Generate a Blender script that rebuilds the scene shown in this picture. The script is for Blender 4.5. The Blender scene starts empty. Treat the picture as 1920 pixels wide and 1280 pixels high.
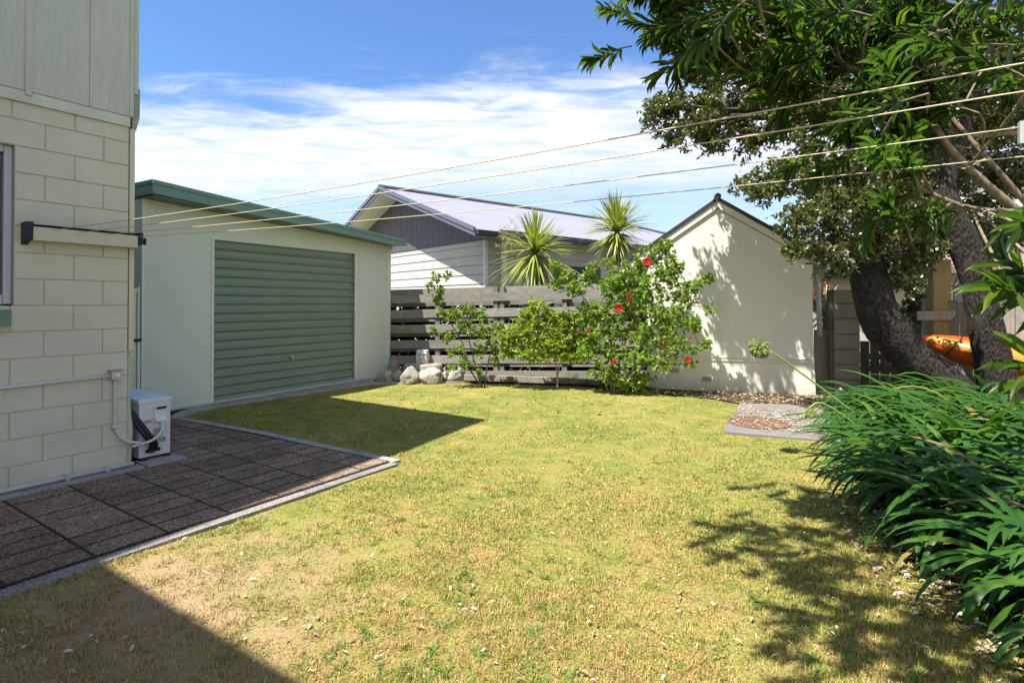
import bpy, math, random
import numpy as np
from mathutils import Vector, noise as mnoise
R = math.radians
rnd = random.Random(7)
rng = np.random.default_rng(11)
C = bpy.context.scene.collection
F = 1040.0; CH = 1.43; TH = R(0.6); PY0 = 568 - F*math.tan(TH)
CAM = Vector((0, 0, CH))
FW = Vector((0, math.cos(TH), math.sin(TH))); UP = Vector((0, -math.sin(TH), math.cos(TH)))
Z = Vector((0, 0, 1))
# ---------------------------------------------------------------- measuring helpers
def ray(px, py): return FW + Vector((1, 0, 0))*((px-960)/F) + UP*((PY0-py)/F)
def P(px, py, Y):
    d = ray(px, py); return CAM + d*(Y/d.y)
def G(px, py, z=0.0):
    d = ray(px, py); return CAM + d*((z-CH)/d.z)
def onpl(px, py, p0, n):
    d = ray(px, py); return CAM + d*((p0-CAM).dot(n)/d.dot(n))
# ---------------------------------------------------------------- object helpers
WL = {}
def tag(o, label=None, cat=None, group=None, kind=None):
    if label: o['label'] = label
    if cat: o['category'] = cat
    if group: o['group'] = group
    if kind: o['kind'] = kind
    return o
def thing(name, loc, label, cat, group=None):
    o = bpy.data.objects.new(name, None); C.objects.link(o)
    o.location = loc; o.empty_display_size = .1; WL[o.name] = Vector(loc)
    return tag(o, label, cat, group)
def link_mesh(name, me, mat, parent, loc):
    o = bpy.data.objects.new(name, me); C.objects.link(o)
    if mat: me.materials.append(mat)
    if parent is not None:
        o.parent = parent; WL[o.name] = WL[parent.name]
    else:
        o.location = loc; WL[o.name] = Vector(loc)
    return o
class MB:
    def __init__(s): s.v = []; s.f = []
    def add(s, vs, fs):
        b = len(s.v); s.v += [tuple(v) for v in vs]; s.f += [tuple(b+i for i in f) for f in fs]; return s
    def obox(s, o, A, B, Cc, a, b, c, ch=0):
        """box in a frame; ch chamfers the +B side"""
        vs = []
        for ia, x in enumerate(a):
            for ib, y in enumerate(b):
                for ic, z in enumerate(c):
                    xx, zz = x, z
                    if ch and ib == 1:
                        xx = x + (ch if ia == 0 else -ch); zz = z + (ch if ic == 0 else -ch)
                    vs.append(o + A*xx + B*y + Cc*zz)
        return s.add(vs, [(0,1,3,2),(4,6,7,5),(0,4,5,1),(2,3,7,6),(0,2,6,4),(1,5,7,3)])
    def box(s, x0, x1, y0, y1, z0, z1):
        return s.obox(Vector((0,0,0)), Vector((1,0,0)), Vector((0,1,0)), Z, (x0,x1), (y0,y1), (z0,z1))
    def prism(s, poly, o, A, B, N, d0, d1):
        n = len(poly); vs = [o+A*p[0]+B*p[1]+N*d0 for p in poly] + [o+A*p[0]+B*p[1]+N*d1 for p in poly]
        fs = [tuple(range(n)), tuple(range(2*n-1, n-1, -1))] + [(i, (i+1) % n, (i+1) % n+n, i+n) for i in range(n)]
        return s.add(vs, fs)
    def tube(s, pts, rad, n=8, cap=True):
        pts = [Vector(p) for p in pts]; m = len(pts)
        if not hasattr(rad, '__len__'): rad = [rad]*m
        ref = None; vs = []
        for i, p in enumerate(pts):
            t = (pts[min(i+1, m-1)] - pts[max(i-1, 0)])
            if t.length < 1e-9: t = Vector((0, 0, 1))
            t.normalize()
            if ref is None: ref = t.orthogonal().normalized()
            ref = (ref - t*ref.dot(t))
            ref = ref.normalized() if ref.length > 1e-6 else t.orthogonal().normalized()
            b = t.cross(ref)
            for k in range(n):
                a = 2*math.pi*k/n; vs.append(p + (ref*math.cos(a)+b*math.sin(a))*rad[i])
        fs = [(i*n+k, i*n+(k+1) % n, (i+1)*n+(k+1) % n, (i+1)*n+k) for i in range(m-1) for k in range(n)]
        if cap: fs += [tuple(range(n-1, -1, -1)), tuple((m-1)*n+k for k in range(n))]
        return s.add(vs, fs)
    def build(s, name, mat, parent=None, smooth=False, loc=None):
        if parent is not None: off = WL[parent.name]
        elif loc is not None: off = Vector(loc)
        else:
            a = np.array(s.v); off = Vector(((a[:,0].min()+a[:,0].max())/2, (a[:,1].min()+a[:,1].max())/2, a[:,2].min()))
        me = bpy.data.meshes.new(name)
        me.from_pydata([(v[0]-off.x, v[1]-off.y, v[2]-off.z) for v in s.v], [], s.f)
        import bmesh
        bm = bmesh.new(); bm.from_mesh(me); bmesh.ops.recalc_face_normals(bm, faces=bm.faces); bm.to_mesh(me); bm.free()
        if smooth: me.polygons.foreach_set('use_smooth', [True]*len(me.polygons))
        me.update()
        return link_mesh(name, me, mat, parent, off)
def np_mesh(name, V, Q, mat, parent=None, loc=(0,0,0), smooth=True, uv=None):
    """V (n,3) world, Q (m,4) or (m,3)"""
    off = WL[parent.name] if parent is not None else Vector(loc)
    me = bpy.data.meshes.new(name)
    V = (V - np.array(off)[None]).astype(np.float32); k = Q.shape[1]
    me.vertices.add(len(V)); me.vertices.foreach_set('co', V.ravel())
    me.loops.add(Q.size); me.loops.foreach_set('vertex_index', Q.astype(np.int32).ravel())
    me.polygons.add(len(Q)); me.polygons.foreach_set('loop_start', (np.arange(len(Q))*k).astype(np.int32))
    me.polygons.foreach_set('loop_total', np.full(len(Q), k, np.int32))
    me.polygons.foreach_set('use_smooth', np.full(len(Q), smooth))
    me.update(calc_edges=True); me.validate()
    return link_mesh(name, me, mat, parent, off)
# ---------------------------------------------------------------- node materials
def nmat(name):
    m = bpy.data.materials.new(name); m.use_nodes = True
    nt = m.node_tree; nt.nodes.clear()
    out = nt.nodes.new('ShaderNodeOutputMaterial'); b = nt.nodes.new('ShaderNodeBsdfPrincipled')
    nt.links.new(b.outputs[0], out.inputs[0]); return m, nt, b, out
def N(nt, t, **kw):
    n = nt.nodes.new(t)
    for k, v in kw.items():
        if k in n.bl_rna.properties: setattr(n, k, v)
        else: n.inputs[k].default_value = v
    return n
def L(nt, a, b): nt.links.new(a, b)
def noise(nt, scale, detail=4, rough=.55, co=None, stretch=None, dist=0):
    n = N(nt, 'ShaderNodeTexNoise'); n.inputs['Scale'].default_value = scale; n.inputs['Detail'].default_value = detail
    n.inputs['Roughness'].default_value = rough; n.inputs['Distortion'].default_value = dist
    if co is None: co = N(nt, 'ShaderNodeNewGeometry').outputs['Position']
    if stretch:
        mp = N(nt, 'ShaderNodeMapping'); mp.inputs['Scale'].default_value = stretch; L(nt, co, mp.inputs['Vector']); co = mp.outputs[0]
    L(nt, co, n.inputs['Vector']); return n.outputs['Fac']
def ramp(nt, fac, stops):
    r = N(nt, 'ShaderNodeValToRGB'); e = r.color_ramp.elements
    while len(e) > len(stops): e.remove(e[-1])
    while len(e) < len(stops): e.new(.5)
    for i, (p, c) in enumerate(stops):
        e[i].position = p; e[i].color = (c[0], c[1], c[2], 1) if hasattr(c, '__len__') else (c, c, c, 1)
    L(nt, fac, r.inputs[0]); return r.outputs[0]
def mix(nt, fac, a, b, mode='MIX'):
    m = N(nt, 'ShaderNodeMix', data_type='RGBA', blend_type=mode)
    for sock, v in ((m.inputs[0], fac), (m.inputs[6], a), (m.inputs[7], b)):
        if isinstance(v, (int, float)): sock.default_value = v
        elif isinstance(v, tuple): sock.default_value = (v[0], v[1], v[2], 1)
        else: L(nt, v, sock)
    return m.outputs[2]
def math_(nt, op, a, b=None, clamp=False):
    m = N(nt, 'ShaderNodeMath', operation=op); m.use_clamp = clamp
    for i, v in enumerate((a, b)):
        if v is None: continue
        if isinstance(v, (int, float)): m.inputs[i].default_value = v
        else: L(nt, v, m.inputs[i])
    return m.outputs[0]
def bump(nt, b, h, strength=.3, dist=.01):
    n = N(nt, 'ShaderNodeBump'); n.inputs['Strength'].default_value = strength; n.inputs['Distance'].default_value = dist
    L(nt, h, n.inputs['Height']); L(nt, n.outputs[0], b.inputs['Normal']); return n
def sc(c, k): return tuple(min(1, x*k) for x in c)
def M(name, col, rough=.7, var=.12, vs=3.0, dirt=0, dcol=(.08,.07,.06), bs=60, bst=.2, bd=.003, stretch=None, metal=0, spec=.4, fine=0, fs=150, grime=0):
    m, nt, b, out = nmat(name)
    n1 = noise(nt, vs, 5, .6, stretch=stretch)
    c = mix(nt, ramp(nt, n1, [(.3, 0), (.7, 1)]), sc(col, 1-var), sc(col, 1+var))
    if fine:
        c = mix(nt, ramp(nt, noise(nt, fs, 2, .7), [(.3, 0), (.7, 1)]), mix(nt, 1.0, c, (1-fine,)*3, 'MULTIPLY'), c)
    if dirt:
        d = ramp(nt, noise(nt, 1.7, 8, .7, stretch=stretch), [(.52, 0), (.75, dirt)])
        c = mix(nt, d, c, dcol)
    if grime:      # splash dirt near the ground
        sp = N(nt, 'ShaderNodeSeparateXYZ'); L(nt, N(nt, 'ShaderNodeNewGeometry').outputs['Position'], sp.inputs[0])
        h = math_(nt, 'ADD', sp.outputs[2], math_(nt, 'MULTIPLY', noise(nt, 6, 6, .7), .35))
        c = mix(nt, math_(nt, 'MULTIPLY', ramp(nt, h, [(.12, 1), (.42, 0)]), grime), c, dcol)
    L(nt, c, b.inputs['Base Color']); b.inputs['Roughness'].default_value = rough; b.inputs['Metallic'].default_value = metal
    b.inputs['Specular IOR Level'].default_value = spec
    if bst: bump(nt, b, noise(nt, bs, 4, .6, stretch=stretch), bst, bd)
    return m
def leafmat(name, cols, rough=.45, trans=.35, spec=.5, vs=2.0, tint=1.25, old=False):
    m, nt, b, out = nmat(name)
    rp = N(nt, 'ShaderNodeNewGeometry').outputs['Random Per Island']
    n = len(cols); top = .972 if old else 1.0
    st = [(top*i/(n-1), cols[i]) for i in range(n)]
    if old: st += [(.978, (.36,.33,.06)), (.99, (.28,.20,.09))]
    c = ramp(nt, rp, st)
    c = mix(nt, ramp(nt, noise(nt, vs, 3), [(.35, 0), (.65, 1)]), mix(nt, 1.0, c, (.78,.80,.75), 'MULTIPLY'), c)
    L(nt, c, b.inputs['Base Color']); b.inputs['Roughness'].default_value = rough; b.inputs['Specular IOR Level'].default_value = spec
    t = N(nt, 'ShaderNodeBsdfTranslucent'); L(nt, mix(nt, 1.0, c, (tint, tint*1.1, tint*.45), 'MULTIPLY'), t.inputs[0])
    mx = N(nt, 'ShaderNodeMixShader'); mx.inputs[0].default_value = trans
    L(nt, b.outputs[0], mx.inputs[1]); L(nt, t.outputs[0], mx.inputs[2]); L(nt, mx.outputs[0], out.inputs[0])
    return m
def bark(name, c1, c2, scale=14, bd=.03, st=1.0):
    m, nt, b, out = nmat(name)
    co = N(nt, 'ShaderNodeNewGeometry').outputs['Position']
    n1 = noise(nt, scale, 8, .7, co, (1, 1, .35), 1.0)
    v = N(nt, 'ShaderNodeTexVoronoi'); v.inputs['Scale'].default_value = scale*1.6
    mp = N(nt, 'ShaderNodeMapping'); mp.inputs['Scale'].default_value = (1, 1, .4); L(nt, co, mp.inputs[0]); L(nt, mp.outputs[0], v.inputs['Vector'])
    h = math_(nt, 'ADD', n1, math_(nt, 'MULTIPLY', v.outputs['Distance'], .6))
    L(nt, ramp(nt, h, [(.45, c1), (1.0, c2)]), b.inputs['Base Color']); b.inputs['Roughness'].default_value = .9
    b.inputs['Specular IOR Level'].default_value = .2
    bump(nt, b, h, st, bd); return m
def wood(name, c1, c2, direction='x', rough=.85):
    m, nt, b, out = nmat(name)
    st = {'x': (1.2, 14, 22), 'z': (16, 16, 1.0)}[direction]
    co = N(nt, 'ShaderNodeNewGeometry').outputs['Position']
    oi = N(nt, 'ShaderNodeNewGeometry').outputs['Random Per Island']
    off = N(nt, 'ShaderNodeVectorMath', operation='ADD'); L(nt, co, off.inputs[0])
    cx = N(nt, 'ShaderNodeCombineXYZ'); L(nt, math_(nt, 'MULTIPLY', oi, 20), cx.inputs[0 if direction == 'x' else 2]); L(nt, cx.outputs[0], off.inputs[1])
    g = noise(nt, 2.2, 8, .65, off.outputs[0], st, .6)
    big = noise(nt, 1.5, 4, .6, off.outputs[0], (.6, 3, 3))
    c = ramp(nt, g, [(.3, c1), (.7, c2)])
    c = mix(nt, ramp(nt, big, [(.45, 0), (.7, .5)]), c, sc(c1, .7))
    c = mix(nt, math_(nt, 'MULTIPLY', oi, .35), c, sc(c1, .75))
    L(nt, c, b.inputs['Base Color']); b.inputs['Roughness'].default_value = rough; b.inputs['Specular IOR Level'].default_value = .25
    bump(nt, b, g, .5, .004); return m
def speckle(name, c1, c2, c3, scale=220, rough=.9, bst=.6):
    """exposed-aggregate concrete"""
    m, nt, b, out = nmat(name)
    v = N(nt, 'ShaderNodeTexVoronoi'); v.inputs['Scale'].default_value = scale
    L(nt, N(nt, 'ShaderNodeNewGeometry').outputs['Position'], v.inputs['Vector'])
    sp = N(nt, 'ShaderNodeSeparateColor'); L(nt, v.outputs['Color'], sp.inputs[0])
    c = ramp(nt, sp.outputs[0], [(0, c1), (.55, c2), (1, c3)])
    rp = N(nt, 'ShaderNodeNewGeometry').outputs['Random Per Island']
    c = mix(nt, 1.0, c, ramp(nt, rp, [(0, .72), (1, 1.1)]), 'MULTIPLY')
    c = mix(nt, ramp(nt, noise(nt, 2.5, 6, .65), [(.45, 0), (.72, .55)]), c, sc(c1, .6))
    L(nt, c, b.inputs['Base Color']); b.inputs['Roughness'].default_value = rough; b.inputs['Specular IOR Level'].default_value = .05
    bump(nt, b, v.outputs['Distance'], bst, .004); return m
# lawn colour shared by sheet and blades
def lawn_color(nt, blade):
    pos = N(nt, 'ShaderNodeNewGeometry').outputs['Position']
    flat = N(nt, 'ShaderNodeMapping'); flat.inputs['Scale'].default_value = (1, 1, 0); L(nt, pos, flat.inputs[0]); co = flat.outputs[0]
    n1 = noise(nt, .9, 5, .6, co); n2 = noise(nt, 4.5, 5, .65, co); n3 = noise(nt, 17, 4, .7, co)
    s = math_(nt, 'ADD', math_(nt, 'MULTIPLY', n1, .36), math_(nt, 'ADD', math_(nt, 'MULTIPLY', n2, .36), math_(nt, 'MULTIPLY', n3, .28)))
    sp = N(nt, 'ShaderNodeSeparateXYZ'); L(nt, pos, sp.inputs[0])
    nearb = ramp(nt, math_(nt, 'MULTIPLY', sp.outputs[1], .1), [(.2, .055), (.5, 0), (.9, -.02)])
    far = N(nt, 'ShaderNodeMapRange'); L(nt, sp.outputs[1], far.inputs[0])
    far.inputs[1].default_value = 2.0; far.inputs[2].default_value = 6.5; far.inputs[3].default_value = -.055; far.inputs[4].default_value = .035
    s = math_(nt, 'ADD', s, far.outputs[0])
    # worn bare patch beside the paving
    d = N(nt, 'ShaderNodeVectorMath', operation='DISTANCE'); L(nt, co, d.inputs[0]); d.inputs[1].default_value = (-1.75, 2.55, 0)
    dd = math_(nt, 'ADD', d.outputs['Value'], math_(nt, 'MULTIPLY', n2, 1.6))
    bare = ramp(nt, math_(nt, 'MULTIPLY', dd, .5), [(.50, 1), (1.0, 0)])
    if blade:
        c = ramp(nt, s, [(.39, (.44,.33,.12)), (.455, (.36,.345,.08)), (.515, (.26,.32,.05)), (.62, (.14,.235,.035))])
        rp = N(nt, 'ShaderNodeNewGeometry').outputs['Random Per Island']
        c = mix(nt, ramp(nt, rp, [(.45, 0), (.85, .8)]), c, (.46,.37,.19))
        c = mix(nt, 1.0, c, ramp(nt, rp, [(0, .45), (.35, 1.0), (.6, 1.2), (1, .95)]), 'MULTIPLY')
        c = mix(nt, ramp(nt, n2, [(.56, 0), (.66, .55)]), c, (.40,.25,.11))
        c = mix(nt, ramp(nt, n3, [(.52, 0), (.64, .6)]), c, (.14,.24,.04))
        c = mix(nt, math_(nt, 'MULTIPLY', bare, .6), c, (.40,.29,.17))
    else:
        c = ramp(nt, s, [(.38, (.38,.27,.11)), (.46, (.34,.31,.09)), (.53, (.24,.27,.06)), (.63, (.14,.18,.04))])
        c = mix(nt, ramp(nt, noise(nt, 55, 4, .75, co), [(.35, .0), (.65, .75)]), c, (.085,.08,.028))
        c = mix(nt, ramp(nt, noise(nt, 2.1, 5, .7, co), [(.57, 0), (.68, .75)]), c, (.40,.24,.11))
        c = mix(nt, math_(nt, 'MULTIPLY', bare, .85), c, mix(nt, n3, (.26,.18,.115), (.46,.34,.23)))
    c = mix(nt, 1.0, c, (1.08, 1.03, 1.0), 'MULTIPLY')
    return c
def mk_lawn():
    m, nt, b, out = nmat('lawn'); L(nt, lawn_color(nt, False), b.inputs['Base Color'])
    b.inputs['Roughness'].default_value = .95; b.inputs['Specular IOR Level'].default_value = .1
    bump(nt, b, noise(nt, 70, 6, .75), .8, .015); return m
def mk_blade():
    m, nt, b, out = nmat('grass_blade'); c = lawn_color(nt, True); L(nt, c, b.inputs['Base Color'])
    b.inputs['Roughness'].default_value = .6; b.inputs['Specular IOR Level'].default_value = .25
    t = N(nt, 'ShaderNodeBsdfTranslucent'); L(nt, c, t.inputs[0]); mx = N(nt, 'ShaderNodeMixShader'); mx.inputs[0].default_value = .3
    L(nt, b.outputs[0], mx.inputs[1]); L(nt, t.outputs[0], mx.inputs[2]); L(nt, mx.outputs[0], out.inputs[0]); return m
# ---------------------------------------------------------------- palette
m_block = M('painted_block', (.61,.59,.48), .75, .07, 1.5, dirt=.25, dcol=(.38,.38,.30), bs=140, bst=.8, bd=.004, fine=.06, fs=130, grime=.25)
m_mortar = M('painted_mortar', (.50,.49,.37), .9, .08, 6)
m_trim = M('weathered_trim', (.56,.58,.50), .6, .1, 5, dirt=.35, dcol=(.35,.36,.30))
m_corner = M('cream_corner_board', (.60,.59,.45), .55, .04, 4)
def mk_clad():
    m, nt, b, out = nmat('grained_panel')
    g = noise(nt, 3.0, 6, .6, None, (7, 7, .55), 2.2)
    w = N(nt, 'ShaderNodeMath', operation='SINE'); L(nt, math_(nt, 'MULTIPLY', g, 90), w.inputs[0])
    c = mix(nt, ramp(nt, g, [(.3, 0), (.7, 1)]), (.45,.48,.41), (.55,.58,.50))
    c = mix(nt, ramp(nt, w.outputs[0], [(.0, .0), (1, .22)]), c, (.62,.65,.57))
    L(nt, c, b.inputs['Base Color']); b.inputs['Roughness'].default_value = .6
    bump(nt, b, w.outputs[0], .35, .003); return m
m_clad = mk_clad()
m_alu = M('window_aluminium', (.42,.45,.50), .45, .05, 4, metal=.2)
m_greensill = M('green_sill', (.13,.20,.165), .5)
m_pvc = M('pale_pvc', (.55,.57,.52), .45, .04, 5, bst=0)
m_greypvc = M('grey_pvc', (.40,.42,.42), .45, .04, 5, bst=0)
m_gwall = M('sage_panel', (.64,.68,.57), .65, .035, .8, bs=120, bst=.25, bd=.002, dirt=.22, dcol=(.44,.47,.38), fine=.05, grime=.35)
m_gtrim = M('sage_trim', (.68,.72,.60), .6, .04, 3)
m_fascia = M('green_fascia', (.165,.27,.225), .4, .05, 2, bst=.08)
m_soffit = M('green_soffit', (.16,.20,.155), .6)
m_door = M('green_roller_steel', (.225,.285,.22), .42, .05, 1.2, bst=.10, dirt=.35, dcol=(.26,.28,.21))
m_chrome = M('handle_metal', (.6,.6,.58), .25, .05, 5, metal=.9, bst=0)
m_dark = M('dark_plastic', (.012,.012,.014), .5, .1, 5, bst=0)
m_navy = M('navy_plastic', (.012,.02,.045), .5, .1, 5, bst=0)
m_case = M('beige_case', (.55,.52,.40), .5, .05, 3, bst=0)
m_cord = M('cream_cord', (.58,.50,.35), .6, .08, 30, bs=900, bst=.3, bd=.001)
m_hp = M('white_enamel', (.60,.61,.62), .4, .03, 3, bst=0)
m_lab = M('grey_label', (.30,.29,.29), .6, .2, 60, bst=0)
m_paver = speckle('brown_paver', (.100,.068,.048), (.245,.168,.118), (.47,.35,.26), 130)
m_conc = speckle('exposed_concrete', (.22,.20,.19), (.38,.36,.34), (.55,.53,.50), 160)
m_kerb = speckle('worn_kerb', (.15,.135,.12), (.27,.25,.22), (.42,.39,.35), 160)
m_slab = M('grey_slab', (.20,.185,.17), .9, .15, 3, dirt=.5, dcol=(.20,.16,.12), bs=80, bst=.4, fine=.2, fs=200)
m_soil = M('dark_soil', (.07,.05,.035), 1, .4, 9, bs=50, bst=1, bd=.02, fine=.4, fs=80, spec=.1)
m_joint = M('joint_soil', (.025,.02,.017), 1, .3, 20)
m_rust = M('rusty_iron', (.17,.095,.065), .9, .3, 12, dirt=.5, dcol=(.30,.22,.15), bs=120, bst=.5)
m_fence = wood('weathered_fence', (.165,.155,.135), (.41,.385,.34))
m_fpost = wood('fence_post', (.12,.115,.10), (.27,.26,.235), 'z')
m_sleeper = wood('garden_sleeper', (.24,.21,.17), (.40,.36,.30))
m_paling = wood('brown_paling', (.10,.085,.065), (.22,.19,.15), 'z')
m_yellow = wood('treated_pine', (.22,.16,.07), (.38,.29,.13), 'z')
m_shed = M('cream_shed_panel', (.77,.745,.65), .7, .05, 1.0, dirt=.3, dcol=(.42,.41,.33), bs=100, bst=.3, bd=.002, fine=.05, stretch=(1, 1, .3), grime=.75)
m_charcoal = M('charcoal_metal', (.035,.035,.04), .4, .1, 3, bst=.05)
m_nroof = None
m_nfascia = M('slate_fascia', (.12,.125,.16), .35, .05, 3, bst=0)
m_nclad = M('dark_gable_board', (.105,.095,.12), .55, .12, 2, stretch=(5, 5, .5), bs=30, bst=.2)
m_nwall = M('warm_grey_weatherboard', (.50,.48,.44), .6, .03, 2, bst=.1)
m_nsoff = M('white_soffit', (.72,.72,.68), .6, .03, 2, bst=0)
m_white = M('white_trim_paint', (.75,.75,.73), .5, .03, 3, bst=0)
m_cblock = M('grey_concrete_block', (.25,.215,.18), .9, .12, 3, dirt=.4, dcol=(.10,.09,.075), bs=120, bst=.7, fine=.2)
m_board = M('mossy_panel', (.26,.23,.165), .9, .2, 3, dirt=.4, stretch=(3, 3, .5))
m_rock = M('pale_rock', (.36,.33,.285), .9, .25, 7, dirt=.4, dcol=(.20,.18,.15), bs=25, bst=.9, bd=.03, fine=.2, fs=60)
m_tiki = M('carved_stone', (.62,.61,.57), .85, .2, 14, dirt=.6, dcol=(.18,.16,.14), bs=60, bst=.6, bd=.01)
m_bark = bark('dark_furrowed_bark', (.010,.008,.007), (.062,.052,.044), 24, .05, 1.0)
m_ltwig = bark('pale_twig', (.16,.13,.10), (.36,.31,.25), 30, .004, .5)
m_otwig = bark('oleander_bark', (.10,.075,.055), (.27,.21,.155), 25, .006, .7)
m_dtwig = bark('dark_twig', (.03,.025,.02), (.13,.11,.09), 30, .004, .5)
m_tleaf = leafmat('olive_leaf', [(.055,.075,.022), (.14,.155,.045), (.085,.105,.035), (.24,.24,.075), (.05,.065,.025)], .32, .22, .6)
m_oleaf = leafmat('oleander_leaf', [(.030,.066,.014), (.068,.125,.024), (.040,.085,.022), (.12,.19,.03)], .42, .42, .35, tint=1.7)
m_ag = leafmat('agapanthus_leaf', [(.030,.095,.018), (.055,.145,.022), (.035,.11,.026), (.095,.18,.022)], .42, .36, .3, tint=1.4, old=True)
m_hib = leafmat('hibiscus_leaf', [(.13,.25,.03), (.27,.40,.05), (.16,.30,.035), (.36,.46,.08), (.10,.19,.03)], .45, .42, .3, old=True)
m_cit = leafmat('citrus_leaf', [(.09,.21,.025), (.24,.36,.035), (.10,.23,.03), (.38,.42,.05)], .42, .38, .35, old=True)
m_lime = leafmat('lime_leaf', [(.28,.39,.035), (.38,.49,.05), (.20,.32,.03), (.46,.50,.08)], .4, .38, .4, old=True)
m_cab = leafmat('cabbage_leaf', [(.26,.32,.06), (.44,.46,.10), (.20,.27,.05), (.50,.47,.17)], .4, .25, .5, old=True)
m_dry = leafmat('dry_leaf', [(.50,.42,.28), (.36,.24,.13), (.62,.56,.44), (.28,.16,.08)], .8, .15, .2, tint=1.0)
m_pale = leafmat('pale_leaf', [(.62,.58,.50), (.74,.72,.66), (.55,.46,.33)], .8, .1, .2, tint=1.0)
m_red = leafmat('red_petal', [(.62,.012,.02), (.75,.03,.05), (.5,.01,.03)], .5, .35, .3, tint=1.0)
m_umb = leafmat('seed_head', [(.25,.32,.09), (.36,.40,.16), (.18,.25,.06)], .5, .3, .3)
m_stalk = M('green_stalk', (.30,.38,.10), .5, .1, 8, bst=0)
m_wstrap = leafmat('strappy_leaf', [(.06,.10,.03), (.12,.17,.06), (.20,.22,.12)], .4, .3, .4)
m_lawn = mk_lawn(); m_blade = mk_blade()
m_kayak = M('orange_kayak', (.46,.075,.012), .35, .1, 2, bst=.05)
m_kayak2 = M('yellow_kayak', (.52,.19,.012), .35, .1, 2, bst=.05)
m_glass, _nt, _b, _o = nmat('dark_glass'); _b.inputs['Base Color'].default_value = (.03,.045,.07,1); _b.inputs['Roughness'].default_value = .08; _b.inputs['Specular IOR Level'].default_value = .9

# ---------------------------------------------------------------- camera, sky, sun
cam = bpy.data.cameras.new('camera'); co = bpy.data.objects.new('camera', cam); C.objects.link(co)
cam.sensor_width = 36; cam.lens = F/1920*36; cam.shift_y = -(640-PY0)/1920; cam.clip_start = .05; cam.clip_end = 3000
co.location = CAM; co.rotation_euler = (R(90)+TH, 0, 0); bpy.context.scene.camera = co
EL = R(62); AZ = Vector((.8, .6, 0)).normalized()
sd = Vector((AZ.x*math.cos(EL), AZ.y*math.cos(EL), -math.sin(EL)))
sun = bpy.data.lights.new('sun', 'SUN'); sun.energy = 5.0; sun.angle = R(.53); sun.color = (1, .955, .88)
so = bpy.data.objects.new('sun', sun); C.objects.link(so); so.rotation_euler = sd.to_track_quat('-Z', 'Y').to_euler()
w = bpy.data.worlds.new('World'); bpy.context.scene.world = w; w.use_nodes = True; nt = w.node_tree; nt.nodes.clear()
wo = N(nt, 'ShaderNodeOutputWorld'); bg = N(nt, 'ShaderNodeBackground'); L(nt, bg.outputs[0], wo.inputs[0]); bg.inputs[1].default_value = .10
sky = N(nt, 'ShaderNodeTexSky'); sky.sky_type = 'NISHITA'; sky.sun_disc = False; sky.sun_elevation = EL
sky.sun_rotation = math.atan2(-AZ.x, -AZ.y); sky.air_density = 1.0; sky.dust_density = .6; sky.ozone_density = 1.6
tc = N(nt, 'ShaderNodeTexCoord'); sp = N(nt, 'ShaderNodeSeparateXYZ'); L(nt, tc.outputs['Generated'], sp.inputs[0])
zz = math_(nt, 'MAXIMUM', sp.outputs[2], .03)
cx = N(nt, 'ShaderNodeCombineXYZ'); u_ = math_(nt, 'DIVIDE', sp.outputs[0], zz); v_ = math_(nt, 'DIVIDE', sp.outputs[1], zz)
L(nt, u_, cx.inputs[0]); L(nt, v_, cx.inputs[1])
vv = math_(nt, 'ADD', v_, math_(nt, 'MULTIPLY', u_, .212))
nb = noise(nt, 1.1, 7, .62, cx.outputs[0], (1, 1.3, 1), .4)
ns = noise(nt, 2.6, 7, .6, cx.outputs[0], (.7, 1.8, 1), .8)
nr = noise(nt, 16, 4, .6, cx.outputs[0], (.6, 1.3, 1), .3)
vn = math_(nt, 'ADD', vv, math_(nt, 'MULTIPLY', math_(nt, 'SUBTRACT', nb, .5), 1.5))
vn = math_(nt, 'ADD', vn, math_(nt, 'MULTIPLY', math_(nt, 'SUBTRACT', ns, .5), .9))
edge = N(nt, 'ShaderNodeMapRange', interpolation_type='SMOOTHSTEP'); L(nt, vn, edge.inputs[0]); edge.inputs[1].default_value = 2.2; edge.inputs[2].default_value = 3.0
fade = N(nt, 'ShaderNodeMapRange', interpolation_type='SMOOTHSTEP'); L(nt, vn, fade.inputs[0])
fade.inputs[1].default_value = 3.7; fade.inputs[2].default_value = 5.6; fade.inputs[3].default_value = 1; fade.inputs[4].default_value = .42
tex = math_(nt, 'ADD', math_(nt, 'MULTIPLY', ramp(nt, ns, [(.30, .50), (.55, 1)]), .85), math_(nt, 'MULTIPLY', nr, .3))
cm = math_(nt, 'MULTIPLY', math_(nt, 'MULTIPLY', edge.outputs[0], fade.outputs[0]), tex, True)
back = N(nt, 'ShaderNodeMapRange', interpolation_type='SMOOTHSTEP'); L(nt, vv, back.inputs[0]); back.inputs[1].default_value = .3; back.inputs[2].default_value = -.9  # unseen cloud bank added behind the camera to brighten the shaded walls
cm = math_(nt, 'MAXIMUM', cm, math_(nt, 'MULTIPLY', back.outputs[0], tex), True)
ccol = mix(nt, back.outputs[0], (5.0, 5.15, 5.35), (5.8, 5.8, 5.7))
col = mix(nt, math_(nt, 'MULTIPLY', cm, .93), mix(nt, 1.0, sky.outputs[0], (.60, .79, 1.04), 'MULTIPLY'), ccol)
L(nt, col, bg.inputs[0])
sc_ = bpy.context.scene
sc_.view_settings.view_transform = 'Standard'; sc_.view_settings.look = 'None'; sc_.view_settings.exposure = 1.15; sc_.view_settings.gamma = 1

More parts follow.
